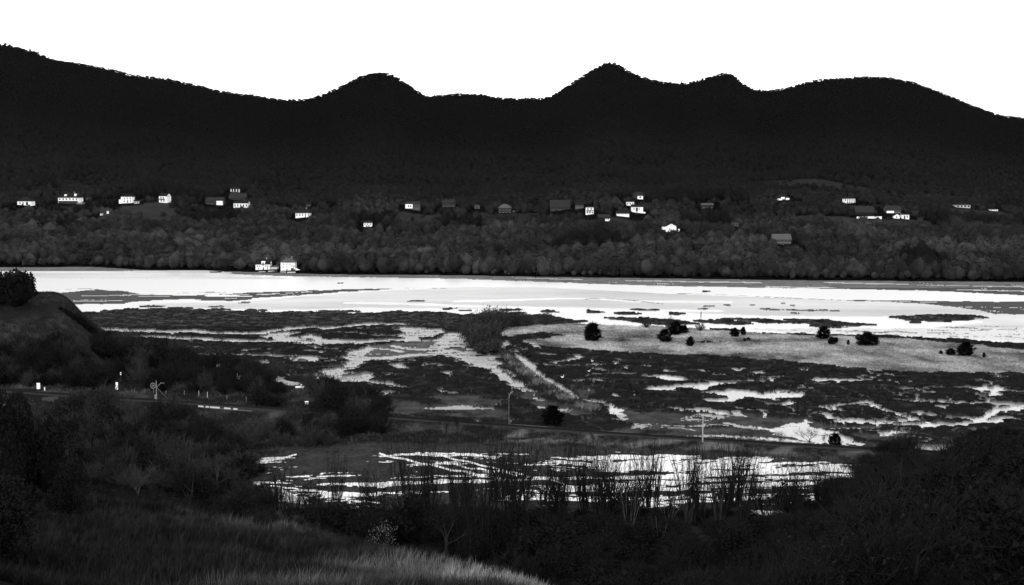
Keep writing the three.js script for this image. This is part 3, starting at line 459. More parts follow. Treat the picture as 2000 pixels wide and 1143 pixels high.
function tuftGeo(n, H, W, w) { const mb = new MB(); for (let i = 0; i < n; i++) { const a = R(0, 6.283), b = [Math.cos(a) * W * R(0, .5), -0.05, Math.sin(a) * W * R(0, .5)], L = H * R(.55, 1.1), o = R(.12, .6) * L, m = [b[0] + Math.cos(a) * o * .35, L * .6, b[2] + Math.sin(a) * o * .35], t = [b[0] + Math.cos(a) * o, L * R(.8, 1), b[2] + Math.sin(a) * o], k = a + 1.57, x = Math.cos(k) * w, z = Math.sin(k) * w; mb.quad([b[0] - x, b[1], b[2] - z], [b[0] + x, b[1], b[2] + z], [m[0] + x * .8, m[1], m[2] + z * .8], [m[0] - x * .8, m[1], m[2] - z * .8]).tri([m[0] - x * .8, m[1], m[2] - z * .8], [m[0] + x * .8, m[1], m[2] + z * .8], t); } return mb.geo; }
// ───────────────────────── houses on the far side ─────────────────────────
const WALL = { white: grey(0.86, 0.8, { specularIntensity: 0 }), cream: grey(0.5, 0.8, { specularIntensity: 0 }), grey: grey(0.07, 0.9), dull: grey(0.032, 0.9), dark: grey(0.014, 0.9) };
const ROOF = { dark: grey(0.012, 0.95), mid: grey(0.02, 0.95), pale: grey(0.06, 0.95) }, PANE = grey(0.02, 0.25), FRAME = grey(0.5, 0.8, { specularIntensity: 0 }), STONE = grey(0.18, 0.95);
const CLEAR = [];                                                      // [x, z, half width, depth in front] kept free of trees
// o: X, Y = middle of the foot of the front; w, h = size of the front in photo pixels; roof: hip, gable (ridge along the front), front (gable to the water), flat
function house(name, label, o) {
  const p = hitHill(o.X, o.Y), px = -p.z / F, w = o.w * px, H = o.h * px, dp = (o.depth ?? 0.8) * w, t = thing(name, label, 'house', [p.x, p.y, p.z], o.turn ?? 0);
  const half = w / 2, wall = WALL[o.wall ?? 'white'], mb = new MB(); mb.box(-half, -3, -dp, half, H, 0);
  const rh = (o.rise ?? 0.28) * Math.min(w, 16), e = 0.5, rf = new MB();
  if (o.roof === 'flat') rf.box(-half - 0.3, H, -dp - 0.3, half + 0.3, H + 0.35, 0.3);
  else if (o.roof === 'front') { mb.tri([-half, H, 0], [half, H, 0], [0, H + rh, 0]); mb.tri([-half, H, -dp], [half, H, -dp], [0, H + rh, -dp]);
    for (const s of [-1, 1]) rf.quad([s * (half + e), H - e * rh / half, e], [0, H + rh, e], [0, H + rh, -dp - e], [s * (half + e), H - e * rh / half, -dp - e]).quad([s * (half + e), H - e * rh / half + .25, e], [0, H + rh + .25, e], [0, H + rh + .25, -dp - e], [s * (half + e), H - e * rh / half + .25, -dp - e]).quad([s * (half + e), H - e * rh / half, e], [0, H + rh, e], [0, H + rh + .25, e], [s * (half + e), H - e * rh / half + .25, e]); }
  else { const k = o.roof === 'gable' ? 0 : Math.min(half * 0.75, dp * 0.5), y0 = H, y1 = H + rh, a = [-half - e, y0, e], b = [half + e, y0, e], c = [half + e, y0, -dp - e], d = [-half - e, y0, -dp - e], r0 = [-half - e + k, y1, -dp / 2], r1 = [half + e - k, y1, -dp / 2];
    if (o.roof === 'gable') { mb.tri([-half, H, 0], [-half, H, -dp], [-half, y1 - 0.1, -dp / 2]); mb.tri([half, H, 0], [half, H, -dp], [half, y1 - 0.1, -dp / 2]); }
    rf.quad(a, b, r1, r0).quad(c, d, r0, r1); if (k) rf.tri(d, a, r0).tri(b, c, r1); rf.quad(a, b, c, d); rf.box(-half - e, y0 - 0.2, -dp - e, half + e, y0 - 0.004, e); }
  part('wall', mb.geo, wall, t); const roof = part('roof', rf.geo, ROOF[o.tile ?? 'dark'], t);
  if (o.chimney) part('chimney', new MB().box(half * 0.35, H + rh * 0.3, -dp * 0.5 - 0.4, half * 0.35 + 0.8, H + rh + 1.1, -dp * 0.5 + 0.4).geo, o.wall === 'white' ? wall : STONE, roof);
  for (const [x, y, ww, wh, kind] of o.open ?? []) {                    // openings: share of the front, from its lower left corner
    const X = -half + x * w, Y = y * H, a = ww * w / 2, b = wh * H / 2, win = part(kind ?? 'window', new MB().box(X - a, Y - b, -0.2, X + a, Y + b, 0.04).geo, PANE, t);
    if (!kind) part('sill', new MB().box(X - a - 0.15, Y - b - 0.14, 0, X + a + 0.15, Y - b - 0.006, 0.16).geo, FRAME, win);
  }
  for (const [n, x0, y0, x1, y1, z, m, d2] of o.extra ?? []) part(n, new MB().box(-half + x0 * w, y0 * H, z - (d2 ?? 4), -half + x1 * w, y1 * H, z).geo, m, t);
  CLEAR.push([p.x, p.z, half + 3, o.front ?? 52, dp + 3]);
  return t;
}
const row = (n, y, w, h, x0 = 0, x1 = 1) => [...Array(n)].map((_, i) => [x0 + (x1 - x0) * (i + 0.5) / n, y, w, h]);
house('farmhouse', 'low white house with dark hip roof, highest at the far left edge', { X: 47, Y: 401, w: 27, h: 8, roof: 'hip', rise: .3, open: [[.2, .5, .08, .4], [.42, .5, .08, .4], [.7, .4, .16, .8, 'door']] });
house('farmhouse', 'long white house with a dark lower storey and dormers, left hillside', { X: 133, Y: 398, w: 39, h: 12, roof: 'hip', rise: .3, chimney: 1, open: [...row(6, .74, .06, .26), ...row(3, .25, .1, .3, .1, .8)], extra: [['lower_storey', .02, -.4, .98, .46, .35, WALL.dull, 3], ['terrace', .96, -.4, 1.32, .18, 2.5, STONE, 8], ['dormer', .28, 1.05, .38, 1.5, -2, WALL.white, 3], ['dormer', .78, 1.15, .86, 1.6, -2, WALL.white, 3]] });
house('small_house', 'small dull grey house just right of the long white house', { X: 172, Y: 391, w: 9, h: 5, wall: 'grey', roof: 'gable', open: row(2, .5, .14, .4) });
house('cottage', 'low cottage with a pale gable below the left hillside houses', { X: 206, Y: 421, w: 22, h: 7, wall: 'dull', roof: 'gable', tile: 'mid', open: row(3, .45, .08, .4), extra: [['porch', .05, -.3, .3, .55, 1.6, WALL.cream, 2], ['gable_wall', .62, .5, .8, 1.2, .5, WALL.white, 2]] });
house('tall_house', 'tall white house with hip roof above a sloping meadow at left', { X: 247, Y: 397, w: 22, h: 13, roof: 'hip', rise: .22, open: [[.32, .7, .08, .22], [.58, .72, .08, .22], [.84, .72, .07, .22], [.3, .3, .09, .24], [.6, .25, .1, .4, 'door'], [.84, .32, .07, .24]], extra: [['lean_to', -.16, -.2, .12, .55, .8, WALL.white, 4]] });
house('garage', 'tiny white outbuilding beside the tall white house', { X: 266, Y: 398, w: 9, h: 5, wall: 'cream', roof: 'gable', open: row(2, .4, .2, .5) });
house('gabled_house', 'white fronted house with grey gable end at its right', { X: 318, Y: 396, w: 18, h: 13, turn: -0.35, roof: 'gable', rise: .3, open: [[.25, .75, .12, .2], [.55, .75, .12, .2], [.3, .3, .14, .3], [.65, .28, .12, .4, 'door']], extra: [['balcony', .02, .48, .75, .6, 1.2, WALL.dark, 1.2]] });
house('barn', 'dark shed with a white end wall on the left hillside', { X: 418, Y: 400, w: 34, h: 8, wall: 'dull', roof: 'gable', tile: 'mid', rise: .2, open: row(2, .4, .08, .4, 0, .5), extra: [['end_wall', .64, -.2, 1.0, .92, .5, WALL.white, 5]] });
house('upper_house', 'house with bright windowed storey highest of the left group', { X: 459, Y: 380, w: 17, h: 11, wall: 'dull', roof: 'hip', open: row(4, .7, .1, .3), extra: [['pier', .0, .5, .08, .95, .3, WALL.white, 1], ['pier', .3, .5, .36, .95, .3, WALL.white, 1], ['pier', .62, .5, .68, .95, .3, WALL.white, 1], ['pier', .92, .4, 1, 1, .3, WALL.white, 1]] });
house('barn', 'large grey roofed barn between two white houses on the left', { X: 463, Y: 391, w: 32, h: 4, wall: 'dull', roof: 'gable', tile: 'mid', rise: .3 });
house('farmhouse', 'long white house with five dark windows below the grey barn', { X: 470, Y: 406, w: 28, h: 9, roof: 'gable', rise: .16, open: row(5, .5, .08, .45) });
house('small_house', 'small dim house up the slope behind the hip roofed house', { X: 602, Y: 404, w: 9, h: 6, wall: 'dull', roof: 'gable', open: row(2, .55, .16, .4) });
house('hip_roofed_house', 'white house with wide dark hip roof above the shore houses', { X: 591, Y: 425, w: 28, h: 9, roof: 'hip', rise: .3, chimney: 1, open: [...row(5, .6, .06, .45), [.7, .2, .07, .4, 'door']], extra: [['terrace', .74, -.6, 1.02, .25, 1.5, WALL.white, 3]] });
house('cottage', 'small white cottage alone among trees left of centre', { X: 718, Y: 443, w: 16, h: 8, roof: 'gable', rise: .25, open: [...row(3, .62, .1, .3), [.35, .2, .1, .4, 'door'], [.66, .2, .1, .4, 'door']] });
house('farmhouse', 'white cube house with a longer grey wing, left of centre', { X: 806, Y: 410, w: 27, h: 11, wall: 'grey', roof: 'gable', tile: 'mid', rise: .2, open: row(4, .5, .07, .3, .5, 1), extra: [['front_block', -.02, .25, .5, 1, 2, WALL.white, 5], ['shutter', .18, .5, .26, .8, 2.06, PANE, .3], ['shutter', .34, .5, .4, .8, 2.06, PANE, .3]] });
house('farmhouse', 'dim grey farmhouse with a tower block near the centre', { X: 876, Y: 405, w: 25, h: 8, wall: 'dull', roof: 'gable', tile: 'mid', open: row(4, .5, .07, .4), extra: [['tower', .62, .4, .9, 1.9, -1, WALL.dull, 5]] });
house('small_house', 'small grey cabin with arched front near the centre', { X: 932, Y: 408, w: 10, h: 6, wall: 'grey', roof: 'front', open: [[.5, .4, .3, .6, 'door']] });
house('hip_roofed_house', 'grey house with pyramid roof and small annex at centre', { X: 986, Y: 416, w: 25, h: 10, wall: 'dull', roof: 'hip', tile: 'pale', rise: .28, open: [...row(4, .7, .08, .25), ...row(4, .25, .08, .3)], extra: [['annex', 1.1, -.2, 1.45, .5, .5, WALL.grey, 5]] });
house('white_house', 'white house front half hidden behind the big dark barn', { X: 1089, Y: 401, w: 14, h: 7, roof: 'front', wall: 'cream', open: row(3, .5, .14, .4) });
house('barn', 'big dark barn with long roof right of centre', { X: 1094, Y: 411, w: 38, h: 6, wall: 'dull', roof: 'gable', tile: 'mid', rise: .42, open: row(3, .4, .08, .5) });
house('small_house', 'grey block left of the narrow white house', { X: 1132, Y: 408, w: 16, h: 8, wall: 'grey', roof: 'gable', open: row(3, .6, .1, .3) });
house('tall_house', 'narrow tall white house with dark balconies right of centre', { X: 1152, Y: 419, w: 15, h: 14, roof: 'hip', rise: .2, open: [[.25, .75, .16, .2], [.7, .78, .2, .16], [.2, .3, .16, .24], [.52, .32, .14, .3], [.85, .25, .12, .2]], extra: [['balcony', .02, .5, .95, .58, 1.2, WALL.dark, 1.2]] });
house('cottage', 'dark cottage with one white corner below the narrow white house', { X: 1180, Y: 432, w: 22, h: 7, wall: 'dark', roof: 'gable', tile: 'mid', extra: [['corner_wall', .6, -.1, 1.02, .66, .4, WALL.white, 4], ['shutter', .7, .3, .76, .66, .48, PANE, .2], ['shutter', .86, .3, .92, .66, .48, PANE, .2]] });
house('long_house', 'long low white house without visible windows, lowest of the cluster', { X: 1217, Y: 423, w: 24, h: 6, roof: 'gable', rise: .22 });
house('bungalow', 'white bungalow with three square windows in the right cluster', { X: 1231, Y: 402, w: 15, h: 8, roof: 'gable', rise: .15, open: row(3, .5, .13, .34) });
house('terraced_house', 'white house standing on a long white terrace wall', { X: 1245, Y: 415, w: 22, h: 11, roof: 'gable', rise: .2, open: [[.2, .62, .07, .34], [.45, .5, .2, .7, 'door'], [.66, .62, .06, .34]], extra: [['terrace_wall', .1, -.25, 1.18, .1, 3, WALL.white, 1]] });
house('upper_house', 'dark roofed house with one white corner, highest of the right cluster', { X: 1247, Y: 389, w: 20, h: 8, wall: 'dull', roof: 'hip', tile: 'mid', extra: [['corner_wall', .4, -.05, .95, .75, .4, WALL.white, 4], ['shutter', .6, .3, .76, .62, .48, PANE, .2]] });
house('white_house', 'bright white gabled house alone at the right of the cluster', { X: 1311, Y: 453, w: 20, h: 11, roof: 'front', rise: .26, open: [[.35, .5, .1, .2], [.7, .3, .1, .25], [.5, .25, .1, .4, 'door']], extra: [['side_wing', -.4, .35, .1, .85, -1, WALL.white, 4], ['side_pillar', 1.2, -.1, 1.34, .5, -.5, WALL.white, 2]] });
house('small_house', 'dim grey flat house among trees right of the cluster', { X: 1382, Y: 408, w: 22, h: 8, wall: 'dull', roof: 'gable', tile: 'pale', rise: .12, open: row(3, .5, .1, .4) });
house('small_house', 'small grey house with two dark doors below the right slope', { X: 1436, Y: 442, w: 12, h: 8, wall: 'grey', roof: 'gable', open: [[.3, .4, .2, .6, 'door'], [.7, .4, .2, .6, 'door']] });
house('upper_house', 'white house with two wings highest on the right slope', { X: 1530, Y: 391, w: 22, h: 6, wall: 'dull', roof: 'hip', extra: [['wing', -.05, -.1, .4, .5, 1, WALL.white, 3], ['wing', .3, .3, .62, 1.0, .6, WALL.white, 3], ['wing', .72, -.1, 1.02, .7, 1, WALL.white, 3]], open: row(3, .5, .08, .3) });
house('long_house', 'long low grey house with pale flat roof above the shore wood', { X: 1528, Y: 477, w: 35, h: 9, wall: 'grey', roof: 'gable', tile: 'pale', rise: .3, open: [...row(5, .6, .09, .34), [.5, .2, .1, .3]] });
house('farmhouse', 'white house with a row of dark windows on the right slope', { X: 1660, Y: 397, w: 21, h: 9, roof: 'hip', rise: .2, open: [...row(5, .68, .09, .3), ...row(4, .22, .11, .34, .2, 1)] });
house('barn', 'long dark barn left of the right hand farm', { X: 1690, Y: 421, w: 36, h: 6, wall: 'dark', roof: 'gable', tile: 'mid', rise: .35 });
house('farmhouse', 'grey roofed farm building behind the two white gables', { X: 1746, Y: 417, w: 28, h: 7, wall: 'grey', roof: 'gable', tile: 'mid', extra: [['bright_wall', .0, .1, .5, .7, .5, WALL.white, 3]], open: row(2, .5, .1, .4, .5, 1) });
house('gabled_house', 'small white gable of the right hand farm', { X: 1752, Y: 427, w: 11, h: 6, roof: 'front', rise: .3, open: [[.45, .5, .2, .5, 'door']] });
house('cottage', 'white box cottage with dark door at the right hand farm', { X: 1769, Y: 428, w: 14, h: 9, roof: 'gable', rise: .14, open: [[.35, .4, .2, .7, 'door'], [.72, .5, .14, .5]] });
house('small_house', 'dim grey hut just right of the right hand farm', { X: 1798, Y: 434, w: 10, h: 7, wall: 'dull', roof: 'gable', open: [[.5, .4, .3, .6, 'door']] });
house('bungalow', 'wide bungalow with white piers near the right edge', { X: 1882, Y: 406, w: 27, h: 6, wall: 'cream', roof: 'hip', rise: .16, open: row(4, .5, .14, .6) });
house('greenhouse', 'flat pale low shed at the far right of the hillside', { X: 1942, Y: 412, w: 15, h: 2.6, roof: 'flat', tile: 'pale', open: row(3, .5, .1, .4) });
// the two white houses by the water
house('shore_farmhouse', 'white shore house with a gabled dormer and low annex', { X: 513, Y: 527, w: 28, h: 11, roof: 'gable', rise: .34, chimney: 1, front: 8, open: [[.12, .62, .05, .2], [.3, .62, .05, .2], [.86, .62, .06, .24], [.72, .66, .05, .2], [.2, .25, .05, .22], [.55, .2, .08, .4, 'door'], [.84, .24, .05, .22]], extra: [['dormer', .42, .9, .66, 1.5, .3, WALL.white, 4], ['shutter', .5, .8, .58, 1.3, .42, PANE, .3], ['annex', 1.02, -.3, 1.5, .5, -.6, WALL.cream, 6], ['annex_roof', 1.0, .5, 1.52, .66, -.3, ROOF.pale, 7]] });
house('shore_mill', 'tall white cube house by the water with a sloping boundary wall', { X: 562, Y: 528.5, w: 28, h: 16.5, roof: 'hip', tile: 'pale', rise: .26, chimney: 1, front: 8, open: [[.2, .75, .05, .09], [.44, .75, .05, .09], [.66, .75, .05, .09], [.2, .42, .05, .1], [.44, .42, .05, .1], [.8, .55, .05, .12], [.93, .5, .05, .2], [.44, .1, .07, .16, 'door']], extra: [['boundary_wall', 1.0, -.3, 1.2, .24, .5, WALL.white, 1], ['boundary_wall', 1.2, -.3, 1.36, .14, .5, WALL.white, 1], ['outer_stair', .74, -.1, .9, .3, 1.2, WALL.grey, 1.2]] });
tag((() => { const a = hitHill(1676, 427), b = hitHill(1722, 428), g = new MB().box(-1, -1, -0.3, Math.hypot(b.x - a.x, b.z - a.z), 1.7, 0.3).geo; const m = new THREE.Mesh(g, WALL.white); m.name = numbered('garden_wall'); m.position.copy(a); m.rotation.y = Math.atan2(-(b.z - a.z), b.x - a.x); shade(m); scene.add(m); CLEAR.push([(a.x + b.x) / 2, a.z, 20, 40, 3]); return m; })(), 'long white garden wall left of the right hand farm', 'wall');

// boats drawn up before the shore houses, one afloat
function boatGeo(L, W, D) { const mb = new MB(), n = 9, S = []; for (let i = 0; i <= n; i++) { const t = i / n, w = W * Math.pow(Math.sin(Math.PI * (0.12 + 0.86 * t) ), 0.7) * (t > .97 ? .15 : 1), y = D * (1 + 0.4 * (t - .4) ** 2); S.push([[t * L - L / 2, y, -w / 2], [t * L - L / 2, 0.05, -w * .28], [t * L - L / 2, 0, 0], [t * L - L / 2, 0.05, w * .28], [t * L - L / 2, y, w / 2]]); } for (let i = 0; i < n; i++) for (let k = 0; k < 4; k++) mb.quad(S[i][k], S[i + 1][k], S[i + 1][k + 1], S[i][k + 1]); mb.quad(S[0][0], S[0][1], S[0][3], S[0][4]); return mb.geo; }
function boat(label, p, turn, hullM, L = 4.6) { const t = thing('rowing_boat', label, 'boat', p, turn); part('hull', boatGeo(L, 1.7, 0.62), hullM, t); for (const x of [-L * .2, L * .12]) part('seat', new MB().box(x - .14, .38, -.7, x + .14, .43, .7).geo, STONE, t); return t; }
const shorePt = (X, Y, h = 0.35) => { const [x, z] = flatAt(X, Y, h); return [x, h, z]; };
boat('white boat drawn up below the annex of the shore house', shorePt(530, 531.2), 0.3, WALL.white); boat('white boat leaning in front of the gap between shore houses', shorePt(543, 530.6), 1.1, WALL.white, 5);
boat('grey boat nearest the water below the shore houses', shorePt(553, 532.4), -0.4, WALL.cream); boat('white boat at the foot of the boundary wall', shorePt(569, 533.2), 0.2, WALL.white, 5.4); boat('pale boat left of the others on the shore', shorePt(512, 531.8), 0.5, WALL.cream);
boat('dark boat lying alone on the pale flats at left', shorePt(421, 532.3, 0.1), 0.1, WALL.dark, 8);
boat('small pale boat on the far shore near the centre', shorePt(997, 535.5, 0.9), 0.5, WALL.white, 5);

// ───────────────────────── woods on the far side ─────────────────────────
const crowns = [crownGeo(420, 0.085), crownGeo(420, 0.08, 1.0), crownGeo(380, 0.1, 0.75), crownGeo(300, 0.08, 1.35)];
const tints = new Map();
{
  const lists = [[], [], [], []];
  const free = (x, z, reach) => { for (const [hx, hz, w, fr, bk] of CLEAR) { const dx = Math.abs(x - hx), dz = z - hz; if (dx < w + reach * 0.9 && dz > -bk - reach && dz < fr) return false; } return true; };
  for (let d = 815; d < 3050;) {
    const step = d < 1150 ? 6.2 : d < 1600 ? 7 : d < 2250 ? 7.4 : 6.4;
    for (let u = -0.40; u < 0.40; u += step / d) {
      const dd = d + R(-.5, .5) * step, x = u * dd + R(-.5, .5) * step, z = -dd, X = 1000 + F * x / dd, d0 = -flatAt(1000, shoreY(X))[1], dr = ridgeD(x / dd);
      if (dd < d0 + 4 || dd > dr + 60) continue;
      const t = (dd - d0) / (dr - d0), n = fbm(x * 0.006, z * 0.006, 4), f = field(x, z); if (f && rnd() > 0.05) continue;
      let r = (d < 1150 ? 2.3 + 5.6 * Math.pow(rnd(), 1.7) : d < 1600 ? R(2.8, 5) : R(2.8, 4.6) * (d > 2200 ? 0.9 : 1)) * (1 + 0.3 * n), hh = r * R(0.95, 1.35);
      if (!free(x, z, r)) { if (rnd() > 0.16) continue; r = R(0.8, 1.5); hh = r; }
      if (d > 1150 && d < 1500 && noise(x * 0.013, z * 0.013) > 0.42 && rnd() > 0.3) { r *= 0.45; hh *= 0.4; }
      const pine = noise(x * 0.009 + 60, z * 0.009) > 0.25 + 0.3 * (1 - t) ; if (t > 0.7) hh *= 0.6; let k = pine && t < 0.86 ? 3 : Math.floor(rnd() * 3);
      const low = smooth(0.42, 0.05, t), tint = (pine ? 0.006 * mix(1, 0.2, smooth(.5, .85, t)) : mix(mix(0.0085, 0.0012, smooth(0.4, 0.85, t)), 0.016 + 0.018 * smooth(-.2, .4, fbm(x * .012 + 9, z * .012, 3)), low)) * R(0.75, 1.3);  // haze painted into the tint: crowns lighter on middle slopes, darker at the ridge
      lists[k].push([new THREE.Vector3(x, hill(x, z) - 0.3, z), R(0, 6.28), [r, hh * (k === 3 ? 1.0 : 1), r], tint]);
    }
    d += step;
  }
  const leafy = grey(1, 0.95);
  ['broadleaf', 'rounded', 'spreading', 'conical'].forEach((w, k) => stuff('woodland', ['broad', 'rounded', 'low spreading', 'dark conical'][k] + ' crowns of the wood covering the far hills', 'woodland', crowns[k], leafy, lists[k]));
  console.log('far trees', lists.map(l => l.length).join(' '));
}
// single trees along the water's edge on the far side
{
  const protos = [0, 1, 2, 0, 1].map((k, i) => { const g = new THREE.Group(); part('trunk', new MB().seg([0, -1, 0], [R(-.03, .03), 0.45, R(-.03, .03)], 0.07, 0.04, 6).geo, BARK, g); part('crown', crownGeo(700, 0.07, [0.9, 1.05, 0.85, 1.1, 0.95][i]).translate(0, 0.16, 0), grey([0.018, 0.022, 0.03, 0.016, 0.025][i], 0.95), g); return g; });
  for (let i = 0; i < 130; i++) { const X = -30 + i * 15.8 + R(-6, 6); if (X > 488 && X < 592) continue; const d = -flatAt(1000, shoreY(X))[1] + R(3, 22), x = (X - 1000) / F * d; copy(protos[i % 5], 'shore_tree', 'rounded tree in the front row of the wood along the far shore', 'tree', [x, hill(x, -d) - 0.1, -d], R(0, 6), (q => [q * R(.85, 1.25), q * R(.9, 1.4), q])(2.4 + 5 * Math.pow(rnd(), 1.5)), 'front row trees along the far shore'); }
}
// ───────────────────────── railway ─────────────────────────
{
  const t = thing('railway_track', 'single railway track on a low embankment crossing before the marsh', 'railway');
  const L = TRK.length, side = i => { const a = TRK[Math.max(0, i - 1)], b = TRK[Math.min(L - 1, i + 1)], l = Math.hypot(b.x - a.x, b.z - a.z); return [-(b.z - a.z) / l, (b.x - a.x) / l]; };
  const strip = prof => { const mb = new MB(); for (let i = 0; i < L - 1; i++) { const s = side(i), q = side(i + 1), A = TRK[i], B = TRK[i + 1]; for (let k = 0; k < prof.length - 1; k++) { const [o, y] = prof[k], [o2, y2] = prof[k + 1]; mb.quad([A.x + s[0] * o, y, A.z + s[1] * o], [B.x + q[0] * o, y, B.z + q[1] * o], [B.x + q[0] * o2, y2, B.z + q[1] * o2], [A.x + s[0] * o2, y2, A.z + s[1] * o2]); } } return mb.geo; };
  part('ballast', strip([[-3, 1.2], [-1.7, 1.62], [1.7, 1.62], [3, 1.2]]), grey(0.022, 0.95), t);
  for (const o of [-0.53, 0.53]) part('rail', strip([[o - .07, 1.66], [o - .04, 1.86], [o + .04, 1.86], [o + .07, 1.66]]), grey(0.012, 0.95), t);
  const len = trackCurve.getLength(), n = Math.min(900, Math.floor(len / 0.75)), sp = trackCurve.getSpacedPoints(n), list = [];
  for (let i = 0; i < n; i++) { const a = sp[i], b = sp[i + 1]; list.push([new THREE.Vector3(a.x, 1.64, a.z), Math.atan2(-(b.z - a.z), b.x - a.x) + Math.PI / 2, 1]); }
  const sl = stuff('sleepers', '', '', new MB().box(-1, -.06, -.13, 1, .05, .13).geo, grey(0.02, 0.95), list, t); sl.name = 'sleepers'; sl.userData = { kind: 'stuff' };
}
const trackAt = (X, off) => { let bi = 0, b = 1e9; TRK.forEach((p, i) => { const e = Math.abs(pixel(p.x, p.y, p.z)[0] - X); if (e < b) { b = e; bi = i; } }); const a = TRK[Math.max(0, bi - 2)], c = TRK[Math.min(TRK.length - 1, bi + 2)], l = Math.hypot(c.x - a.x, c.z - a.z), nx = -(c.z - a.z) / l, nz = (c.x - a.x) / l; return { x: TRK[bi].x + nx * off, z: TRK[bi].z + nz * off, turn: Math.atan2(-(c.z - a.z), c.x - a.x) }; };   // off > 0: this side
{
  const iron = grey(0.05, 0.7), pale = grey(0.24, 0.8, { specularIntensity: 0 });
  const mast = (label, X, off, H, m, kind) => {
    const q = trackAt(X, off), y = Math.max(0.5, groundAt(q.x, q.z) - 0.1), t = thing('catenary_mast', label, 'mast', [q.x, y, q.z], q.turn);
    part('post', new MB().seg([0, -0.5, 0], [0, H, 0], 0.17, 0.11, 8).geo, m, t); part('footing', new MB().box(-.55, -0.4, -.55, .55, .3, .55).geo, pale, t);
    if (kind === 'wheel') { const w = part('tension_wheel', new THREE.TorusGeometry(0.75, 0.07, 6, 24).translate(-1, H - 1.5, 0.1), pale, t); for (let i = 0; i < 3; i++) { const a = i * Math.PI / 3, c = Math.cos(a) * .75, s = Math.sin(a) * .75; part('spoke', new MB().seg([-1 - c, H - 1.5 - s, .1], [-1 + c, H - 1.5 + s, .1], .04, .04, 4).geo, pale, w); }
      part('arm', new MB().seg([0, H - 2.1, 0], [1.6, H - 0.5, 0], .07, .07, 5).seg([1.4, H - .7, 0], [2.6, H - .6, 0], .05, .05, 5).geo, pale, t); part('stay_wire', new MB().seg([0.1, H - 2, 0], [5.2, 0.2, 0.4], .03, .03, 4).geo, pale, t); part('weight', new MB().box(-.5, 1, -.15, -.2, 2.2, .15).geo, pale, t); }
    else if (kind === 'hook') part('arm', new THREE.TubeGeometry(new THREE.CatmullRomCurve3([new THREE.Vector3(0, H - 2.2, 0), new THREE.Vector3(.15, H - .8, 0), new THREE.Vector3(.7, H + .1, 0), new THREE.Vector3(1.2, H + .2, 0)]), 10, 0.09, 5), pale, t);
    else { part('arm', new MB().seg([-.6, H - .7, -1.4], [.6, H - .5, 1.6], .05, .05, 5).geo, m, t); part('brace', new MB().seg([0, H - 2, 0], [.5, H - .55, 1.3], .04, .04, 5).geo, m, t); for (const s of [-1, 1]) part('insulator', new MB().seg([s * .3, H - .55, s * .8], [s * .3, H - .95, s * .8], .09, .09, 6).geo, pale, t); }
    return t;
  };
  mast('dark railway mast with a spoked tension wheel and slanting stay wire', 293, -2.6, 6.2, grey(0.16, 0.8), 'wheel');
  mast('railway mast with a curved pale arm at its top, behind bare trees', 985, -2.6, 9, iron, 'hook');
  mast('pale thin railway mast on a white footing before the marsh', 1376, 2.8, 7.6, grey(0.3, 0.8), '');
  mast('dark railway mast beside the big scrub mound at right', 1755, -2.6, 7.4, iron, '');
  // signs and small trackside things
  const board = (label, X, Y, plates, H) => { const p = standAt(X, Y), t = thing('trackside_sign', label, 'sign', [p.x, p.y, p.z], 0.1); part('post', new MB().box(-.06, -.4, -.1, .06, H, -.02).geo, iron, t); for (const [y0, y1, w] of plates) part('plate', new MB().box(-w, y0, -.02, w, y1, .04).geo, WALL.white, t); return t; };
  board('upright white sign board standing among dark scrub at the far left', 75, 767, [[.5, 2.3, .5]], 2.3);
  board('narrow sign of two stacked white plates left of the mast with the wheel', 228, 769, [[.4, 1.5, .36], [1.56, 2.6, .36]], 2.7);
  board('tall thin post with two tiny white plates behind the stacked sign', 236, 752, [[2.4, 2.8, .2], [3.0, 3.3, .2]], 3.3);
  board('small slanting white stake right of the upright sign board', 87, 767, [[.1, 1.1, .14]], 1.1);
  { const p = standAt(585, 764), t = thing('bench', 'white slab bench with an upright at the end of the pale path', 'bench', [p.x, p.y, p.z], 0.05); part('seat', new MB().box(-1.2, .35, -.4, 1.3, .75, .4).geo, WALL.white, t); part('upright', new MB().box(.2, .75, -.2, .7, 1.4, 0).geo, WALL.white, t); for (const x of [-.9, .9]) part('leg', new MB().box(x - .15, -.3, -.3, x + .15, .35, .3).geo, STONE, t); }
  { const p = standAt(599, 793), t = thing('cabinet', 'small white trackside cabinet behind the rails', 'cabinet', [p.x, p.y, p.z], 0.1); part('body', new MB().box(-.42, -.2, -.3, .42, .62, .3).geo, WALL.cream, t); part('lid', new MB().box(-.5, .62, -.38, .5, .74, .38).geo, WALL.white, t); part('door', new MB().box(-.3, .05, .3, .3, .5, .33).geo, STONE, t); }
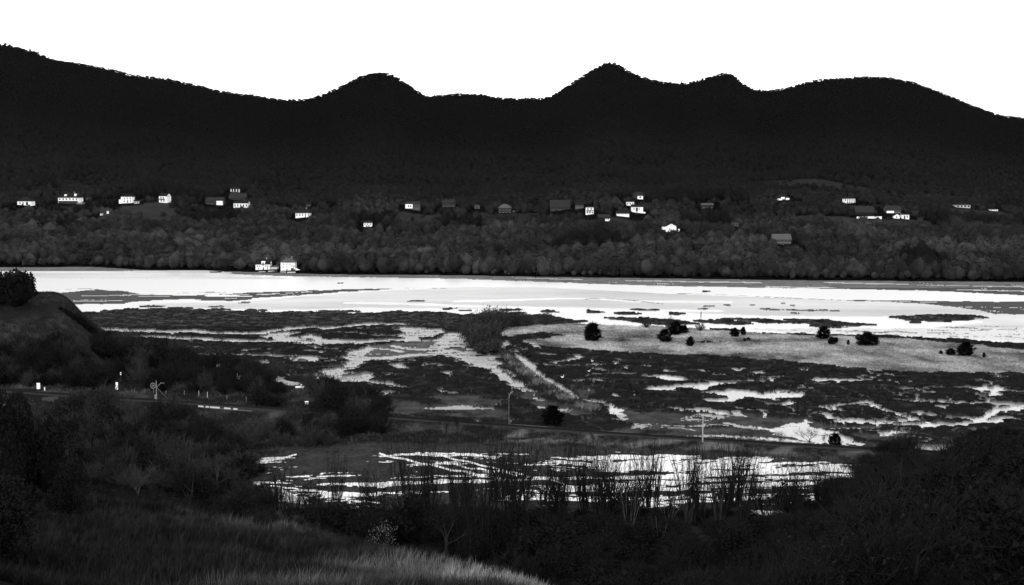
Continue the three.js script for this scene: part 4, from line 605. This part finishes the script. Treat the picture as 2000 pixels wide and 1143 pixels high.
  // bridge over the ditch
  { const q = trackAt(452, 3.4), t = thing('rail_bridge', 'small railway bridge with white edge beam over a dark opening', 'bridge', [q.x, 0, q.z], q.turn);
    part('abutment', new MB().box(-6.5, -1, -2.5, -0.4, 1.0, 0.6).geo, grey(0.05), t); part('abutment', new MB().box(5.4, -1, -2.5, 8.4, 1.0, 0.6).geo, grey(0.07), t); part('deck', new MB().box(-7, 1.0, -3, 8.6, 1.45, 0.8).geo, grey(0.06), t);
    for (const [a, b] of [[-8, -6.4], [-5.6, -4.6], [-4.2, -1.2], [0.3, 2.2], [3.2, 4.4]]) part('edge_beam', new MB().box(a, 1.46, .55, b, 1.82, .8).geo, WALL.cream, t); part('culvert_shade', new MB().quad([-.4, -1, -2.2], [5.4, -1, -2.2], [5.4, 1, -2.2], [-.4, 1, -2.2]).geo, grey(0.006), t); }  // black sheet behind the opening, painted as the shade under the deck
  // fence posts
  [[388, 778, 11], [405, 781, 11], [360, 776, 8], [443, 785, 8], [481, 789, 9], [510, 793, 7], [300, 772, 8], [324, 774, 7], [262, 770, 6]].forEach(([X, Y, px], i) => { const p = standAt(X, Y), H = px * -p.z / F; const t = thing('fence_post', ['pale fence post, left of the tallest pair behind the rails', 'pale fence post, right of the tallest pair behind the rails', 'short fence post left of the tallest pair', 'short fence post just right of the tallest pair', 'thin fence post above the white bridge beams', 'low fence post farthest right behind the rails', 'fence post at the foot of the stay wire', 'fence post right of the stay wire foot', 'fence post left of the mast with the wheel'][i], 'post', [p.x, p.y, p.z], R(0, 1)); part('post', new MB().seg([0, -.4, 0], [R(-.06, .06), H, R(-.05, .05)], .1, .08, 6).geo, i < 2 ? grey(0.4) : grey(0.14), t); part('cap', new MB().seg([0, H, 0], [0, H + .06, 0], .1, .04, 6).geo, grey(0.3), t); });
}
// ───────────────────────── evergreen bushes on the dry meadow ─────────────────────────
const LIMIT = [[500, 1060], [760, 1040], [960, 1030], [1200, 1010], [1400, 1022], [1500, 1006], [1600, 990], [1670, 960], [1700, 915], [1730, 872], [1770, 850], [1850, 840], [1900, 832], [1960, 834], [2100, 838]];
const limit = X => { let i = 0; while (i < LIMIT.length - 2 && X > LIMIT[i + 1][0]) i++; return mix(LIMIT[i][1], LIMIT[i + 1][1], clamp((X - LIMIT[i][0]) / (LIMIT[i + 1][0] - LIMIT[i][0]))); };
const px2m = p => -p.z / F;
function plant(proto, name, label, cat_, X, Y, hpx, wpx, H0, W0, group) { const p = standAt(X, Y), m = px2m(p); return copy(proto, name, label, cat_, [p.x, p.y - 0.05, p.z], R(0, 6.28), [wpx * m / (2 * W0), hpx * m / H0, wpx * m / (2 * W0)], group); }
{
  const pines = [evergreen(1, 2, 0, DARKLEAF, 620), evergreen(1, 2, 0.15, DARKLEAF, 560), evergreen(1, 2, -0.1, DARKLEAF, 600)];
  [[1157, 669, 34, 33, 'largest dark pine on the pale meadow, nearest the bushy clump'], [1300, 671, 25, 25, 'round dark pine below the twin bush on the meadow'], [1319, 657, 27, 27, 'dark bush with bare twigs rising behind it'], [1336, 654, 15, 17, 'low dark bush leaning against the bush with bare twigs'], [1348, 680, 19, 15, 'small dark pine nearest the marsh on the meadow'], [1436, 661, 18, 17, 'left of the two close dark bushes at mid meadow'], [1452, 658, 16, 10, 'narrower right one of the two close dark bushes at mid meadow'], [1455, 670, 6, 6, 'tiny dark shrub below the two close bushes, left one'], [1462, 668, 6, 7, 'tiny dark shrub below the two close bushes, right one'], [1609, 665, 24, 26, 'dark round bush above the small one, right of mid meadow'], [1625, 676, 15, 16, 'small dark bush below right of the round bush'], [1633, 671, 9, 8, 'tiny bush touching the small dark bush'], [1657, 677, 10, 5, 'thin upright sprig between the bushes on the meadow'], [1885, 699, 28, 33, 'large dark bush near the right edge of the meadow'], [1858, 698, 14, 17, 'smaller dark bush at the left foot of the large right bush'], [1838, 695, 7, 7, 'tiny bush left of the pair near the right edge'], [1922, 702, 10, 6, 'tiny upright sprig right of the large right bush']]
    .forEach(([X, Y, h_, w, l], i) => plant(pines[i % 3], 'evergreen_bush', l, 'bush', X, Y, h_, w, 2, 0.78));
  const wide = evergreen(2, 2, 0, DARKLEAF, 1200); plant(wide, 'evergreen_bush', 'widest dark bush on the meadow, low and broad', 'bush', 1694, 678, 26, 46, 2, 1.55);
  plant(evergreen(1, 2, 0.05, BLACKTWIG, 620), 'evergreen_bush', 'black evergreen bush beside the rails below the dike', 'bush', 1080, 834, 38, 42, 2, 0.78);
  plant(pines[0], 'evergreen_bush', 'black evergreen bush beside the dead trunk before the rails', 'bush', 1632, 878, 26, 24, 2, 0.78);
  for (const p of [...pines, wide]) p.parent && p.parent.remove(p);
}
const bushA = twigBush(1, 1.6, 70, TWIG, 2, grey(0.012), 0.05), bushB = twigBush(1, 1.6, 90, PALETWIG, 6, grey(0.03), 0.07), bushC = twigBush(1, 1.5, 80, BLACKTWIG, 7, DARKLEAF, 0.08), bushD = twigBush(1, 1.7, 60, grey(0.03, .95)), bushE = twigBush(1, 1.7, 80, grey(0.013, .95)), speck = twigBush(1, 1.6, 90, TWIG, 6, grey(0.16), 0.045);
const bareA = bareTree(7), bareB = bareTree(7), bareC = bareTree(7, grey(.02), grey(.022)), bareP = bareTree(7, grey(0.035), grey(0.03)), cop = [coppice(8, 14), coppice(8, 20), coppice(8, 11), coppice(8, 17), coppice(8, 9, PALEBARK, TWIG)];
// loose bare shrubs on the meadow
[[1262, 643, 18, 24, 'bare grey shrub at the upper edge of the meadow, left one'], [1310, 647, 28, 26, 'bare shrub rising behind the dark twin bush'], [1368, 649, 18, 23, 'bare grey shrub between the dark bushes by the water']].forEach(([X, Y, h_, w, l]) => plant(bushD, 'bare_shrub', l, 'shrub', X, Y, h_, w, 1.7, 1));
// the clump at the head of the dike
[[917, 668, 40, 44], [940, 682, 48, 48], [962, 676, 46, 42], [930, 655, 42, 50], [955, 654, 48, 46], [975, 650, 46, 40], [960, 640, 36, 50], [985, 642, 36, 40], [925, 684, 26, 30], [968, 690, 24, 34], [945, 692, 22, 36]].forEach(([X, Y, h_, w]) => plant(bushB, 'willow_bush', 'grey twiggy willow in the dense clump at the head of the dike', 'bush', X, Y, h_ * 1.06, w * 1.15, 1.75, 1.05, 'willows of the clump at the dike head'));
[[1008, 641, 34, 46, 'shrub just right of the big willow clump'], [1030, 639, 25, 40, 'lower shrub, second right of the big willow clump'], [1066, 637, 26, 36, 'shrub standing apart right of the willow clump']].forEach(([X, Y, h_, w, l]) => plant(bushB, 'willow_bush', l, 'bush', X, Y, h_, w, 1.75, 1.05));
// the knoll at the left: one big tree and a hedge
{
  const crown = new MB(); const g0 = [crownGeo(1500, 0.075), crownGeo(900, 0.08), crownGeo(900, 0.08)];
  const make = (label, X, Y, hpx, wpx) => { const p = standAt(X, Y), m = px2m(p), t = thing('broad_tree', label, 'tree', [p.x, p.y - .2, p.z], R(0, 6)); part('trunk', new MB().seg([0, -.5, 0], [.2, hpx * m * .5, 0], .4, .25, 7).geo, BARK, t); part('crown', mergeGeometries([g0[0].clone().scale(wpx * m * .5, hpx * m * .82, wpx * m * .5), g0[1].clone().scale(wpx * m * .3, hpx * m * .5, wpx * m * .4).translate(wpx * m * .22, 0, 1), g0[2].clone().scale(wpx * m * .35, hpx * m * .55, wpx * m * .35).translate(-wpx * m * .2, hpx * m * .1, 0)]).translate(0, hpx * m * .06, 0), DARKLEAF, t); return t; };
  make('big dark round tree on the crest of the grassy knoll', 36, 598, 78, 96); make('dark tree cut by the left edge on the knoll crest', -14, 597, 66, 70);
}
[[118, 606, 8, 12], [128, 612, 12, 14], [136, 619, 14, 16], [145, 626, 16, 18], [155, 633, 18, 20], [165, 641, 20, 22], [174, 649, 20, 22], [183, 657, 20, 22], [190, 664, 16, 18]].forEach(([X, Y, h_, w]) => plant(bushC, 'hedge_bush', 'dark bush of the hedge running down the right side of the knoll', 'bush', X, Y, h_, w, 1.6, 1, 'bushes of the hedge down the knoll'));

// ───────────────────────── belts of scrub ─────────────────────────
function scatter(n, poly, make, gap = 0) { const xs = poly.map(p => p[0]), ys = poly.map(p => p[1]), got = []; let tries = 0; while (got.length < n && tries++ < n * 40) { const X = R(Math.min(...xs), Math.max(...xs)), Y = R(Math.min(...ys), Math.max(...ys)); if (!inside(poly, X, Y) || got.some(([a, b]) => Math.hypot(a - X, (b - Y) * 3) < gap)) continue; got.push([X, Y]); make(X, Y); } }
const clear = (X, Y, h_) => [[75, 752, 767, 9], [228, 752, 769, 9], [236, 730, 745, 6], [292, 735, 778, 22], [585, 752, 764, 14], [600, 786, 793, 7], [452, 793, 828, 45], [100, 744, 788, 22], [470, 790, 800, 90], [397, 768, 782, 16]].some(([x, a, b, r]) => Math.abs(X - x) < r + 10 && Y > b - 1 && Y - h_ < b);
scatter(140, [[-40, 700], [120, 680], [200, 672], [300, 690], [430, 715], [540, 745], [500, 780], [300, 768], [-40, 758]], (X, Y) => { const s = R(28, 46), k = rnd(); if (clear(X, Y, s)) return; plant(k < .45 ? bushA : k < .7 ? bushD : bushC, 'scrub_bush', 'grey leafless bush in the belt of scrub between the knoll and the railway', 'bush', X, Y, s, R(36, 60), 1.7, 1, 'bushes of the belt below the knoll'); }, 7);
[[250, 692, 46, 56, 'pale feathery bush at the foot of the knoll, tallest by the creek'], [446, 738, 46, 58, 'large fuzzy bush left of the pale path'], [345, 722, 40, 60, 'broad fuzzy bush between knoll and railway mast']].forEach(([X, Y, h_, w, l], i) => plant(i ? bushA : bushB, 'scrub_bush', l, 'bush', X, Y, h_, w, 1.7, 1));
scatter(70, [[500, 775], [600, 765], [680, 780], [760, 820], [760, 860], [640, 872], [540, 880], [500, 850]], (X, Y) => { const s = R(26, 50); if (clear(X, Y, s)) return; plant([bushA, bushC, bushD][Math.floor(rnd() * 3)], 'scrub_bush', 'dark bush of the thicket where the rails disappear, left of centre', 'bush', X, Y, s, R(34, 62), 1.7, 1, 'bushes of the thicket over the rails'); }, 10);
scatter(16, [[600, 745], [720, 765], [760, 790], [620, 780]], (X, Y) => plant(bushA, 'scrub_bush', 'low grey bush at the marsh edge behind the thicket', 'bush', X, Y, R(14, 26), R(24, 40), 1.7, 1, 'low bushes along the marsh edge'), 12);
[[872, 850, 46, 44, 'bare tree left of the row before the rails'], [893, 853, 40, 36, 'bare tree, second from the left before the rails'], [922, 838, 34, 36, 'small bare tree behind the rails, left of the hooked mast'], [942, 866, 44, 40, 'bare tree left of the hooked mast before the rails'], [1003, 842, 38, 46, 'bare tree right of the hooked mast'], [1040, 836, 24, 30, 'low bare tree left of the black evergreen'], [1115, 884, 50, 46, 'tall bare tree before the rails below the dike'], [1158, 872, 26, 30, 'short bare tree on the verge right of the dike'], [1522, 884, 38, 40, 'bare tree on the verge before the bright mud'], [1582, 876, 44, 48, 'twiggy bare tree beside the rails before the bright mud'], [1262, 864, 24, 24, 'short bare tree on the verge left of the pale mast']].forEach(([X, Y, h_, w, l], i) => plant([bareA, bareB, bareC][i % 3], 'bare_tree', l, 'tree', X, Y, h_, w, 7.4, 2.6));
plant(bareP, 'dead_tree', 'dead tree with pale forked trunk before the bright mud', 'tree', 1612, 880, 36, 18, 7.4, 2.6);
// slope at the left, before the railway
scatter(170, [[60, 796], [200, 796], [330, 805], [420, 835], [480, 872], [480, 935], [440, 985], [330, 970], [200, 945], [90, 930]], (X, Y) => { const s = R(34, 62); if (clear(X, Y, s)) return; const k = rnd(); plant(k < .35 ? bushD : k < .7 ? bushA : bushC, 'scrub_bush', 'leafless bush in the thicket covering the slope at left', 'bush', X, Y, s, R(46, 84), 1.7, 1, 'bushes of the thicket on the left slope'); }, 8);
[[367, 1000, 120, 150, 'widest bare tree on the left slope, with a black trunk'], [232, 950, 100, 80, 'bare tree on the left slope beside the dark evergreens'], [300, 920, 80, 90, 'bare tree in the middle of the left slope thicket'], [180, 880, 70, 70, 'bare tree on the left slope, nearest the sign boards'], [425, 965, 90, 90, 'bare tree at the left corner of the drowned field'], [455, 1010, 90, 100, 'bare tree on the grass edge left of the drowned field'], [270, 990, 90, 100, 'bare tree at the upper edge of the grass slope'], [410, 1020, 60, 60, 'small bare tree right of the widest bare tree']].forEach(([X, Y, h_, w, l], i) => plant([bareB, bareA, bareC, bareP][i === 4 || i === 6 ? 3 : i % 3], 'bare_tree', l, 'tree', X, Y, h_, w, 7.4, 2.6));
// black evergreens cut by the left edge
{ const g = [crownGeo(9000, 0.032, 1.1, 0.4), crownGeo(9000, 0.03, 0.9, 0.4)], big = g.map(q => group(['trunk', new MB().seg([0, -1, 0], [.1, 5, 0], .25, .12, 7).geo, BARK], ['crown', q.scale(3, 6.6, 3), BLACKTWIG]));
  [[-60, 1010, 280, 230, 'black evergreen cut by the left edge, tallest one'], [30, 985, 190, 130, 'black evergreen just inside the left edge'], [95, 985, 120, 120, 'lower black evergreen right of the pair at the left edge'], [0, 1100, 150, 220, 'black evergreen at the lower left edge'], [140, 1010, 80, 110, 'low black evergreen at the foot of the left edge trees']].forEach(([X, Y, h_, w, l], i) => plant(big[i % 2], 'evergreen_tree', l, 'tree', X, Y, h_, w, 7, 3)); }
// many stemmed shrubs along the near edge of the drowned field
for (let X = 545, i = 0; X < 1700; X += X < 700 ? R(16, 28) : rnd() < .25 ? R(24, 40) : R(5, 17), i++) {
  const Y = R(980, 1035) + (X < 700 ? 12 : 0) - (X > 1550 ? 12 : 0), tall = 62 + 84 * smooth(-0.25, 0.35, noise(X * 0.021, 3)) + R(-12, 14); const k = rnd() < 0.05 ? 4 : i % 4;
  plant(cop[k], 'coppiced_shrub', k === 4 ? 'many stemmed bare shrub with pale stems at the drowned field' : 'dark many stemmed bare shrub along the near edge of the drowned field', 'shrub', X, Y, X < 760 ? tall * 0.7 : Math.min(tall, Y - mix(874, 912, smooth(1350, 1600, X)) + R(0, 14)), R(34, 66), 8, 2, k === 4 ? 'pale stemmed shrubs at the drowned field' : 'dark stemmed shrubs along the drowned field');
}
[[935, 1092, 210, 110, 'tallest dark group of stems, rising from behind the grass slope'], [1000, 1035, 165, 70, 'tall dense stems right of the tallest group'], [905, 1085, 170, 90, 'dense dark stems at the grass edge, left of the tallest group'], [1095, 1010, 130, 60, 'tall narrow stems in the middle of the bright water'], [1205, 1010, 115, 80, 'fan of stems before the brightest water'], [1405, 1025, 130, 60, 'upright stems left of the dark dome bush']].forEach(([X, Y, h_, w, l], i) => plant(cop[i % 4], 'coppiced_shrub', l, 'shrub', X, Y, h_, w, 8, 2));
[[1345, 1045, 80, 24, 'short pale trunk leaning among dark stems'], [1285, 1085, 90, 50, 'pale forked stems at the lower right of the stems row'], [1403, 1040, 120, 26, 'tall thin pale trunk before the bright water']].forEach(([X, Y, h_, w, l]) => plant(cop[4], 'coppiced_shrub', l, 'shrub', X, Y, h_, w, 8, 2));
plant(speck, 'speckled_bush', 'small round bush with pale speckled leaves at the grass edge', 'bush', 747, 1076, 62, 60, 1.75, 1.05);
[[800, 1062, 110, 120, 'dark dome of twigs right of the speckled bush'], [870, 1090, 120, 150, 'broad dark dome of branches at the grass edge'], [1545, 1005, 72, 90, 'dark dome bush standing before the bright water'], [1060, 1110, 100, 150, 'dark dome bush in the gully below the stems']].forEach(([X, Y, h_, w, l], i) => plant(i === 1 ? bareA : bushC, 'dome_bush', l, 'bush', X, Y, h_, w, i === 1 ? 7.4 : 1.7, i === 1 ? 2.6 : 1));
scatter(90, [[600, 1012], [760, 1010], [960, 1010], [1300, 1025], [1560, 1010], [1660, 985], [1700, 1060], [1100, 1120], [960, 1110], [780, 1070]], (X, Y) => { const k = rnd(); plant(k < .5 ? bushC : k < .8 ? bushA : bushE, 'gully_bush', 'dark bush among the stems between the drowned field and the grass slope', 'bush', X, Y, Math.max(10, Math.min(R(34, 78), Y - (X < 720 ? 992 : X > 1250 ? 1012 : 1000) + R(0, 16))), R(50, 110), 1.7, 1, 'bushes under the stems'); }, 14);
scatter(75, [[1570, 1010], [1600, 975], [1640, 935], [1680, 900], [1750, 880], [1800, 930], [1760, 1010]], (X, Y) => { const k = rnd(), top = limit(X) - 6; plant(k < .4 ? bushC : k < .7 ? bushA : bushE, 'mound_bush', 'dark bush at the left foot of the right hand mound', 'bush', X, Y, Math.max(16, Math.min(R(36, 70), Y - top)), R(46, 80), 1.7, 1, 'bushes at the foot of the right mound'); }, 6);
{ let n = 0; for (let k = 0; k < 6000 && n < 80; k++) { const left = n % 3 === 0, X = left ? R(430, 580) : R(1520, 1800), d = R(215, 330), x = (X - 1000) / F * d, y = nearHill(x, -d); if (y < -0.25 || y > 3) continue; const q = pixel(x, Math.max(y, 0), -d), H = Math.min(R(1.4, 4), left ? 5 : Math.max(1, (q[1] - limit(X) + 14) * d / F)); n++;
  copy([bushC, bushA, bushE, bushD][left ? n % 4 : n % 3], 'bank_bush', left ? 'bush on the left bank of the drowned field' : 'bush on the right bank of the drowned field', 'bush', [x, Math.max(y, 0) - .1, -d], R(0, 6.3), [H * R(.5, .9), H / 1.7, H * R(.5, .9)], left ? 'bushes on the left bank of the drowned field' : 'bushes on the right bank of the drowned field'); } }
[[640, 1068, 34, 44], [690, 1082, 40, 50], [820, 1104, 34, 60], [560, 1052, 40, 44], [510, 1044, 46, 50], [965, 1140, 40, 70], [905, 1122, 28, 44], [600, 1060, 26, 40], [860, 1112, 24, 40]].forEach(([X, Y, h_, w], i) => plant([bushD, bushE, bushA][i % 3], 'crest_bush', 'low twiggy bush on the crest of the near grass slope', 'bush', X, Y, h_, w, 1.7, 1, 'low bushes on the crest of the grass slope'));
// the dark scrub of the gully and the right hand mound
{
  let n = 0; for (let k = 0; k < 2600 && n < 210; k++) {
    const d = Math.sqrt(R(90 * 90, 300 * 300)), X = R(960, 2100), x = (X - 1000) / F * d, y = nearHill(x, -d); if (y < 0.2) continue;
    const q = pixel(x, y, -d), top = limit(X) + R(0, 40), H = Math.min(X > 1640 ? R(3, 8.5) : R(2.4, 6), (q[1] - top) * d / F); if (H < 1.0) continue; n++;
    const b = rnd(), right = X > 1640; copy(b < .35 ? bushC : b < .6 ? bushA : b < .85 ? bushE : bareA, 'thicket_bush', right ? 'dark bush of the thicket covering the mound at right' : 'dark bush of the thicket filling the gully at lower right', 'bush', [x, y - .1, -d], R(0, 6.3), b < .85 ? [H * R(.5, .8), H / 1.7, H * R(.5, .8)] : [H / 6, H / 7.4, H / 6], right ? 'bushes of the thicket on the right mound' : 'bushes of the thicket in the gully');
  }
}
// ───────────────────────── undergrowth, grass ─────────────────────────
{
  const low = new MB(), tmp = [];
  for (let i = 0; i < 130; i++) { const a = R(0, 6.28), d = dirOf(a, R(0.1, 1.4)), L = R(.5, 1.05); low.seg([R(-.3, .3), -.1, R(-.3, .3)], [d[0] * L, d[1] * L * .8, d[2] * L], .014, .006, 3); if (i % 3 === 0) leafTri(low, [d[0] * L, d[1] * L * .8, d[2] * L], R(.03, .07)); }
  for (let k = 0; k < 14000; k++) { const d = Math.sqrt(R(90 * 90, 330 * 330)), X = R(-150, 2150), x = (X - 1000) / F * d, y = nearHill(x, -d); if (y < 0.25) continue; const crest = X < 1000 ? mix(118, 82, clamp(X / 1000)) : 88; if (d < crest + 6 * noise(x * .1, d * .1)) continue;
    const q = pixel(x, y, -d); let H = R(.7, 2.2) * (1 + .5 * noise(x * .06, d * .06)); if (X > 960) H = Math.min(H, (q[1] - limit(X)) * d / F); if (H < .3) continue; tmp.push([new THREE.Vector3(x, y, -d), R(0, 6.3), [H * R(.8, 1.3), H, H * R(.8, 1.3)], R(.4, 1.3)]); }
  for (let k = 0; k < 260; k++) { const d = R(60, 118), X = R(-150, 820), x = (X - 1000) / F * d; if (noise(x * .12 + 30, d * .12) < .1) continue; const H = R(.3, .9); tmp.push([new THREE.Vector3(x, nearHill(x, -d), -d), R(0, 6.3), [H * 1.3, H, H * 1.3], R(.5, 2)]); }
  for (let k = 0; k < 4200; k++) { const X = R(560, 1700), Y = R(1000, 1110), [x, z] = flatAt(X, Y), y = Math.max(0.02, nearHill(x, z)); const H = R(.5, 1.6); if (noise(x * .07, z * .07) > .3) continue; tmp.push([new THREE.Vector3(x, y, z), R(0, 6.3), [H * R(.9, 1.4), H, H * R(.9, 1.4)], R(.4, 1.3)]); }
  const clump = crownGeo(60, 0.2, 0.6), cl = []; for (let k = 0; k < 60000; k++) { const Y = 354 + 161200 / R(335, 640), X = R(-20, 2040), [x, z] = flatAt(X, Y); const [kk, H, t] = flats(x, z, X, Y); if (kk !== 'V' || noise(x * .12, z * .12) < -.1 || cover(x, z + 3.5) !== 'V' || cover(x + 1.2, z) !== 'V' || cover(x - 1.2, z - 2) !== 'V') continue; const r = R(.5, 1.5); cl.push([new THREE.Vector3(x, H - .25, z), R(0, 6.3), [r * 1.3, R(.3, .55), r], clamp(t * R(.5, 1.5), .008, .06)]); }
  stuff('marsh_plants', 'low dark clumps of salt marsh plants', 'marsh plants', clump, grey(1, .95), cl); console.log('clumps', cl.length);
  stuff('undergrowth', 'dark tangled brambles and twigs covering the slopes', 'undergrowth', low.geo, BRAMBLE, tmp);
  // rough grass and rushes round the flats before the railway
  const rush = tuftGeo(16, 1, 0.7, 0.02), rl = [];
  for (let k = 0; k < 16000; k++) { const X = R(-60, 1760), Y = R(700, 905), [x, z] = flatAt(X, Y); if (trackDistance(x, z)[0] < 3 || clear(X, Y, 6)) continue; const [kk, H, t] = flats(x, z, X, Y); if (kk !== 'D' && !(kk === 'V' && rnd() < .12)) continue; const n = fbm(x * .09 + 5, z * .09, 3); rl.push([new THREE.Vector3(x, Math.max(H, nearHill(x, z)) - .05, z), R(0, 6.3), R(.5, 1.1) * (1 + .5 * n), clamp(0.035 + 0.16 * Math.max(0, n) ** 1.2 + t * .3, .012, .2) * R(.6, 1.4)]); }
  for (let k = 0; k < 9000; k++) { const d = R(390, 560), X = R(-60, 215), x = (X - 1000) / F * d, y = knoll(x, -d); if (y < 1.2) continue; rl.push([new THREE.Vector3(x, y - .05, -d), R(0, 6.3), R(.4, .8), clamp(.02 + .05 * fbm(x * .09, d * .06, 3), .012, .08) * R(.6, 1.6)]); }
  stuff('rushes', 'rough grass and rushes on the banks beside the railway', 'grass', rush, grey(1, .95), rl);
  const gt = [tuftGeo(14, 0.7, 0.45, 0.011), tuftGeo(8, 1.0, 0.4, 0.014)], gl = [[], []];
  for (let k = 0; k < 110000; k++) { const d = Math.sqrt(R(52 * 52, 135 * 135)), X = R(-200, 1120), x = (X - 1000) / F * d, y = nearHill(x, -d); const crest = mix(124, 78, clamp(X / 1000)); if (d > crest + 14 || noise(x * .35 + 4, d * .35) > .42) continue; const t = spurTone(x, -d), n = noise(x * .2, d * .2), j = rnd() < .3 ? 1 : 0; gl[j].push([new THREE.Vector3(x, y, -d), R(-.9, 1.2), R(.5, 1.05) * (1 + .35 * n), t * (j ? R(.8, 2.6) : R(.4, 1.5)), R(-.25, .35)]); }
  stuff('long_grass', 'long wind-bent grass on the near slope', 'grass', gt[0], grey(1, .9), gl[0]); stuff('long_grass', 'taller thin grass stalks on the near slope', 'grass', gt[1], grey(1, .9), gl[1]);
  const rd = []; for (let k = 0; k < 3400; k++) { const X = R(500, 1700), Y = R(868, 992), [x, z] = flatAt(X, Y); if (cover(x, z) !== 'P') continue; const H = flats(x, z, X, Y)[1]; if (noise(x * .09 + 12, z * .12) < (Y < 888 ? -.1 : .12)) continue; rd.push([new THREE.Vector3(x, Math.max(H, -.1) - .05, z), R(0, 6.3), [R(.4, .8), R(.3, Y < 888 ? .7 : 1.3), R(.4, .8)], R(.008, .03)]); }
  stuff('reeds', 'thin dark reeds standing in the drowned field', 'reeds', tuftGeo(9, 1, 0.9, 0.025), grey(1, .95), rd);
  // dry grass of the meadow, tussocks of the dike
  const ml = []; for (let k = 0; k < 60000 && ml.length < 26000; k++) { const X = R(960, 2080), Y = R(634, 735), [x, z] = flatAt(X, Y); const [kk, H, t] = flats(x, z, X, Y); if (kk !== 'G') continue; ml.push([new THREE.Vector3(x, H - .05, z), R(0, 6.3), R(.35, .9), clamp(t * R(.8, 1.2), .05, .5)]); }
  stuff('dry_grass', 'dry pale grass standing on the meadow', 'grass', tuftGeo(14, 0.6, 1.1, 0.03), grey(1, .95), ml);
  const dl = [], dk = [[985, 692], [1005, 712], [1025, 730], [1050, 748], [1078, 766], [1105, 782], [1140, 797], [1165, 805]]; for (let k = 0; k < 900; k++) { const i = Math.floor(R(0, 7)), t = rnd(), [x, z] = flatAt(mix(dk[i][0], dk[i + 1][0], t), mix(dk[i][1], dk[i + 1][1], t)), ox = R(-2.4, 2.4); dl.push([new THREE.Vector3(x + ox, .55, z + R(-3, 3)), R(0, 6.3), R(.7, 1.5), (noise(x * .13, z * .13 + 5) > .05 ? .13 : .03) * R(.5, 1.5)]); }
  stuff('dike_grass', 'tussocks of pale and dark grass along the dike', 'grass', rush, grey(1, .95), dl);
}
// plumes of pampas grass by the pale path
[[427, 733, 18, 'tall pale plumes of pampas grass left of the fuzzy bush', 5], [466, 757, 20, 'pale plumes of pampas grass in the middle, thickest', 5], [490, 758, 16, 'pale plumes of pampas grass nearest the pale path', 4], [434, 748, 12, 'low pale plumes below the tall ones', 3]].forEach(([X, Y, hp, l, n]) => { const p = standAt(X, Y), H = hp * px2m(p) * 1.15, t = thing('pampas_grass', l, 'plant', [p.x, p.y, p.z]); part('leaves', tuftGeo(40, H * .5, 1.1, .03), grey(.09), t); for (let i = 0; i < n; i++) { const a = [R(-.6, .6), 0, R(-.3, .3)], e = [a[0] + R(-.4, .4), H * R(.7, 1), a[2]]; const st = part('stalk', new MB().seg(a, e, .03, .02, 4).geo, grey(.2), t); part('plume', new MB().seg([mix(a[0], e[0], .5), e[1] * .5, a[2]], [mix(a[0], e[0], .75), e[1] * .75, e[2]], .05, .17, 6).seg([mix(a[0], e[0], .75), e[1] * .75, e[2]], [e[0], e[1] * 1.05, e[2]], .17, .03, 6).geo, grey(.6), st); } });
// boat, log, stake and birds on the flats
boat('small pale boat moored at an angle in the creek by the willow clump', (() => { const p = flatAt(934, 684); return [p[0], .1, p[1]]; })(), 0.35, WALL.cream, 9);
{ const p = flatAt(940, 696), t = thing('driftwood', 'dark driftwood branches stranded in the creek below the moored boat', 'log', [p[0], .1, p[1]]); part('trunk', new MB().seg([-2, .1, 0], [2.2, .5, .6], .3, .16, 6).geo, BARK, t); part('branch', new MB().seg([.4, .3, 0], [-.4, 1.9, .4], .14, .04, 5).geo, BARK, t); part('branch', new MB().seg([1.2, .4, .3], [2.6, 1.3, -.3], .12, .04, 5).geo, BARK, t); }
{ const p = flatAt(1369, 620), t = thing('mooring_stake', 'dark stake standing alone in the shallow water', 'post', [p[0], 0, p[1]]); part('post', new MB().seg([0, -.5, 0], [.1, 2.6, 0], .22, .16, 6).geo, BARK, t); part('crosspiece', new MB().seg([-.4, 1.9, 0], [.5, 2.0, 0], .09, .09, 5).geo, BARK, t); }
function egret(label, X, Y, turn, s = 1) {
  const [x, z] = flatAt(X, Y, .3), t = thing('egret', label, 'bird', [x, Math.max(.1, groundAt(x, z)), z], turn); t.scale.setScalar(s);
  const body = new THREE.LatheGeometry([[0.001, 0], [.07, .05], [.13, .18], [.14, .3], [.09, .46], [.03, .6], [.001, .66]].map(q => new THREE.Vector2(...q)), 12).rotateZ(1.25).translate(.28, .52, 0);
  const neck = new THREE.TubeGeometry(new THREE.CatmullRomCurve3([[.22, .58], [.34, .70], [.27, .84], [.33, .98]].map(([a, b]) => new THREE.Vector3(a, b, 0))), 12, .035, 7), head = new THREE.SphereGeometry(.05, 10, 8).scale(1.3, 1, .9).translate(.37, 1.0, 0);
  part('body', mergeGeometries([body, neck, head].map(g => { const q = g.index ? g.toNonIndexed() : g; q.deleteAttribute('uv'); return q; })), WALL.white, t); part('bill', new THREE.ConeGeometry(.018, .2, 6).rotateZ(-1.7).translate(.52, .99, 0), STONE, t); for (const k of [-.05, .05]) part('leg', new MB().seg([.05, 0, k], [.1, .28, k], .012, .012, 4).seg([.1, .28, k], [.04, .5, k], .012, .02, 4).geo, BARK, t);
}
egret('white egret standing in the right marsh beside the dike channel', 1098, 745, 0.4, 1.5); egret('white egret in the marsh below the meadow, highest of the birds', 1157, 712, 2.6, 1.2); egret('white egret at a pool right of the dike, middle bird', 1150, 730, 0.2, 1.2);
renderer.render(scene, camera);
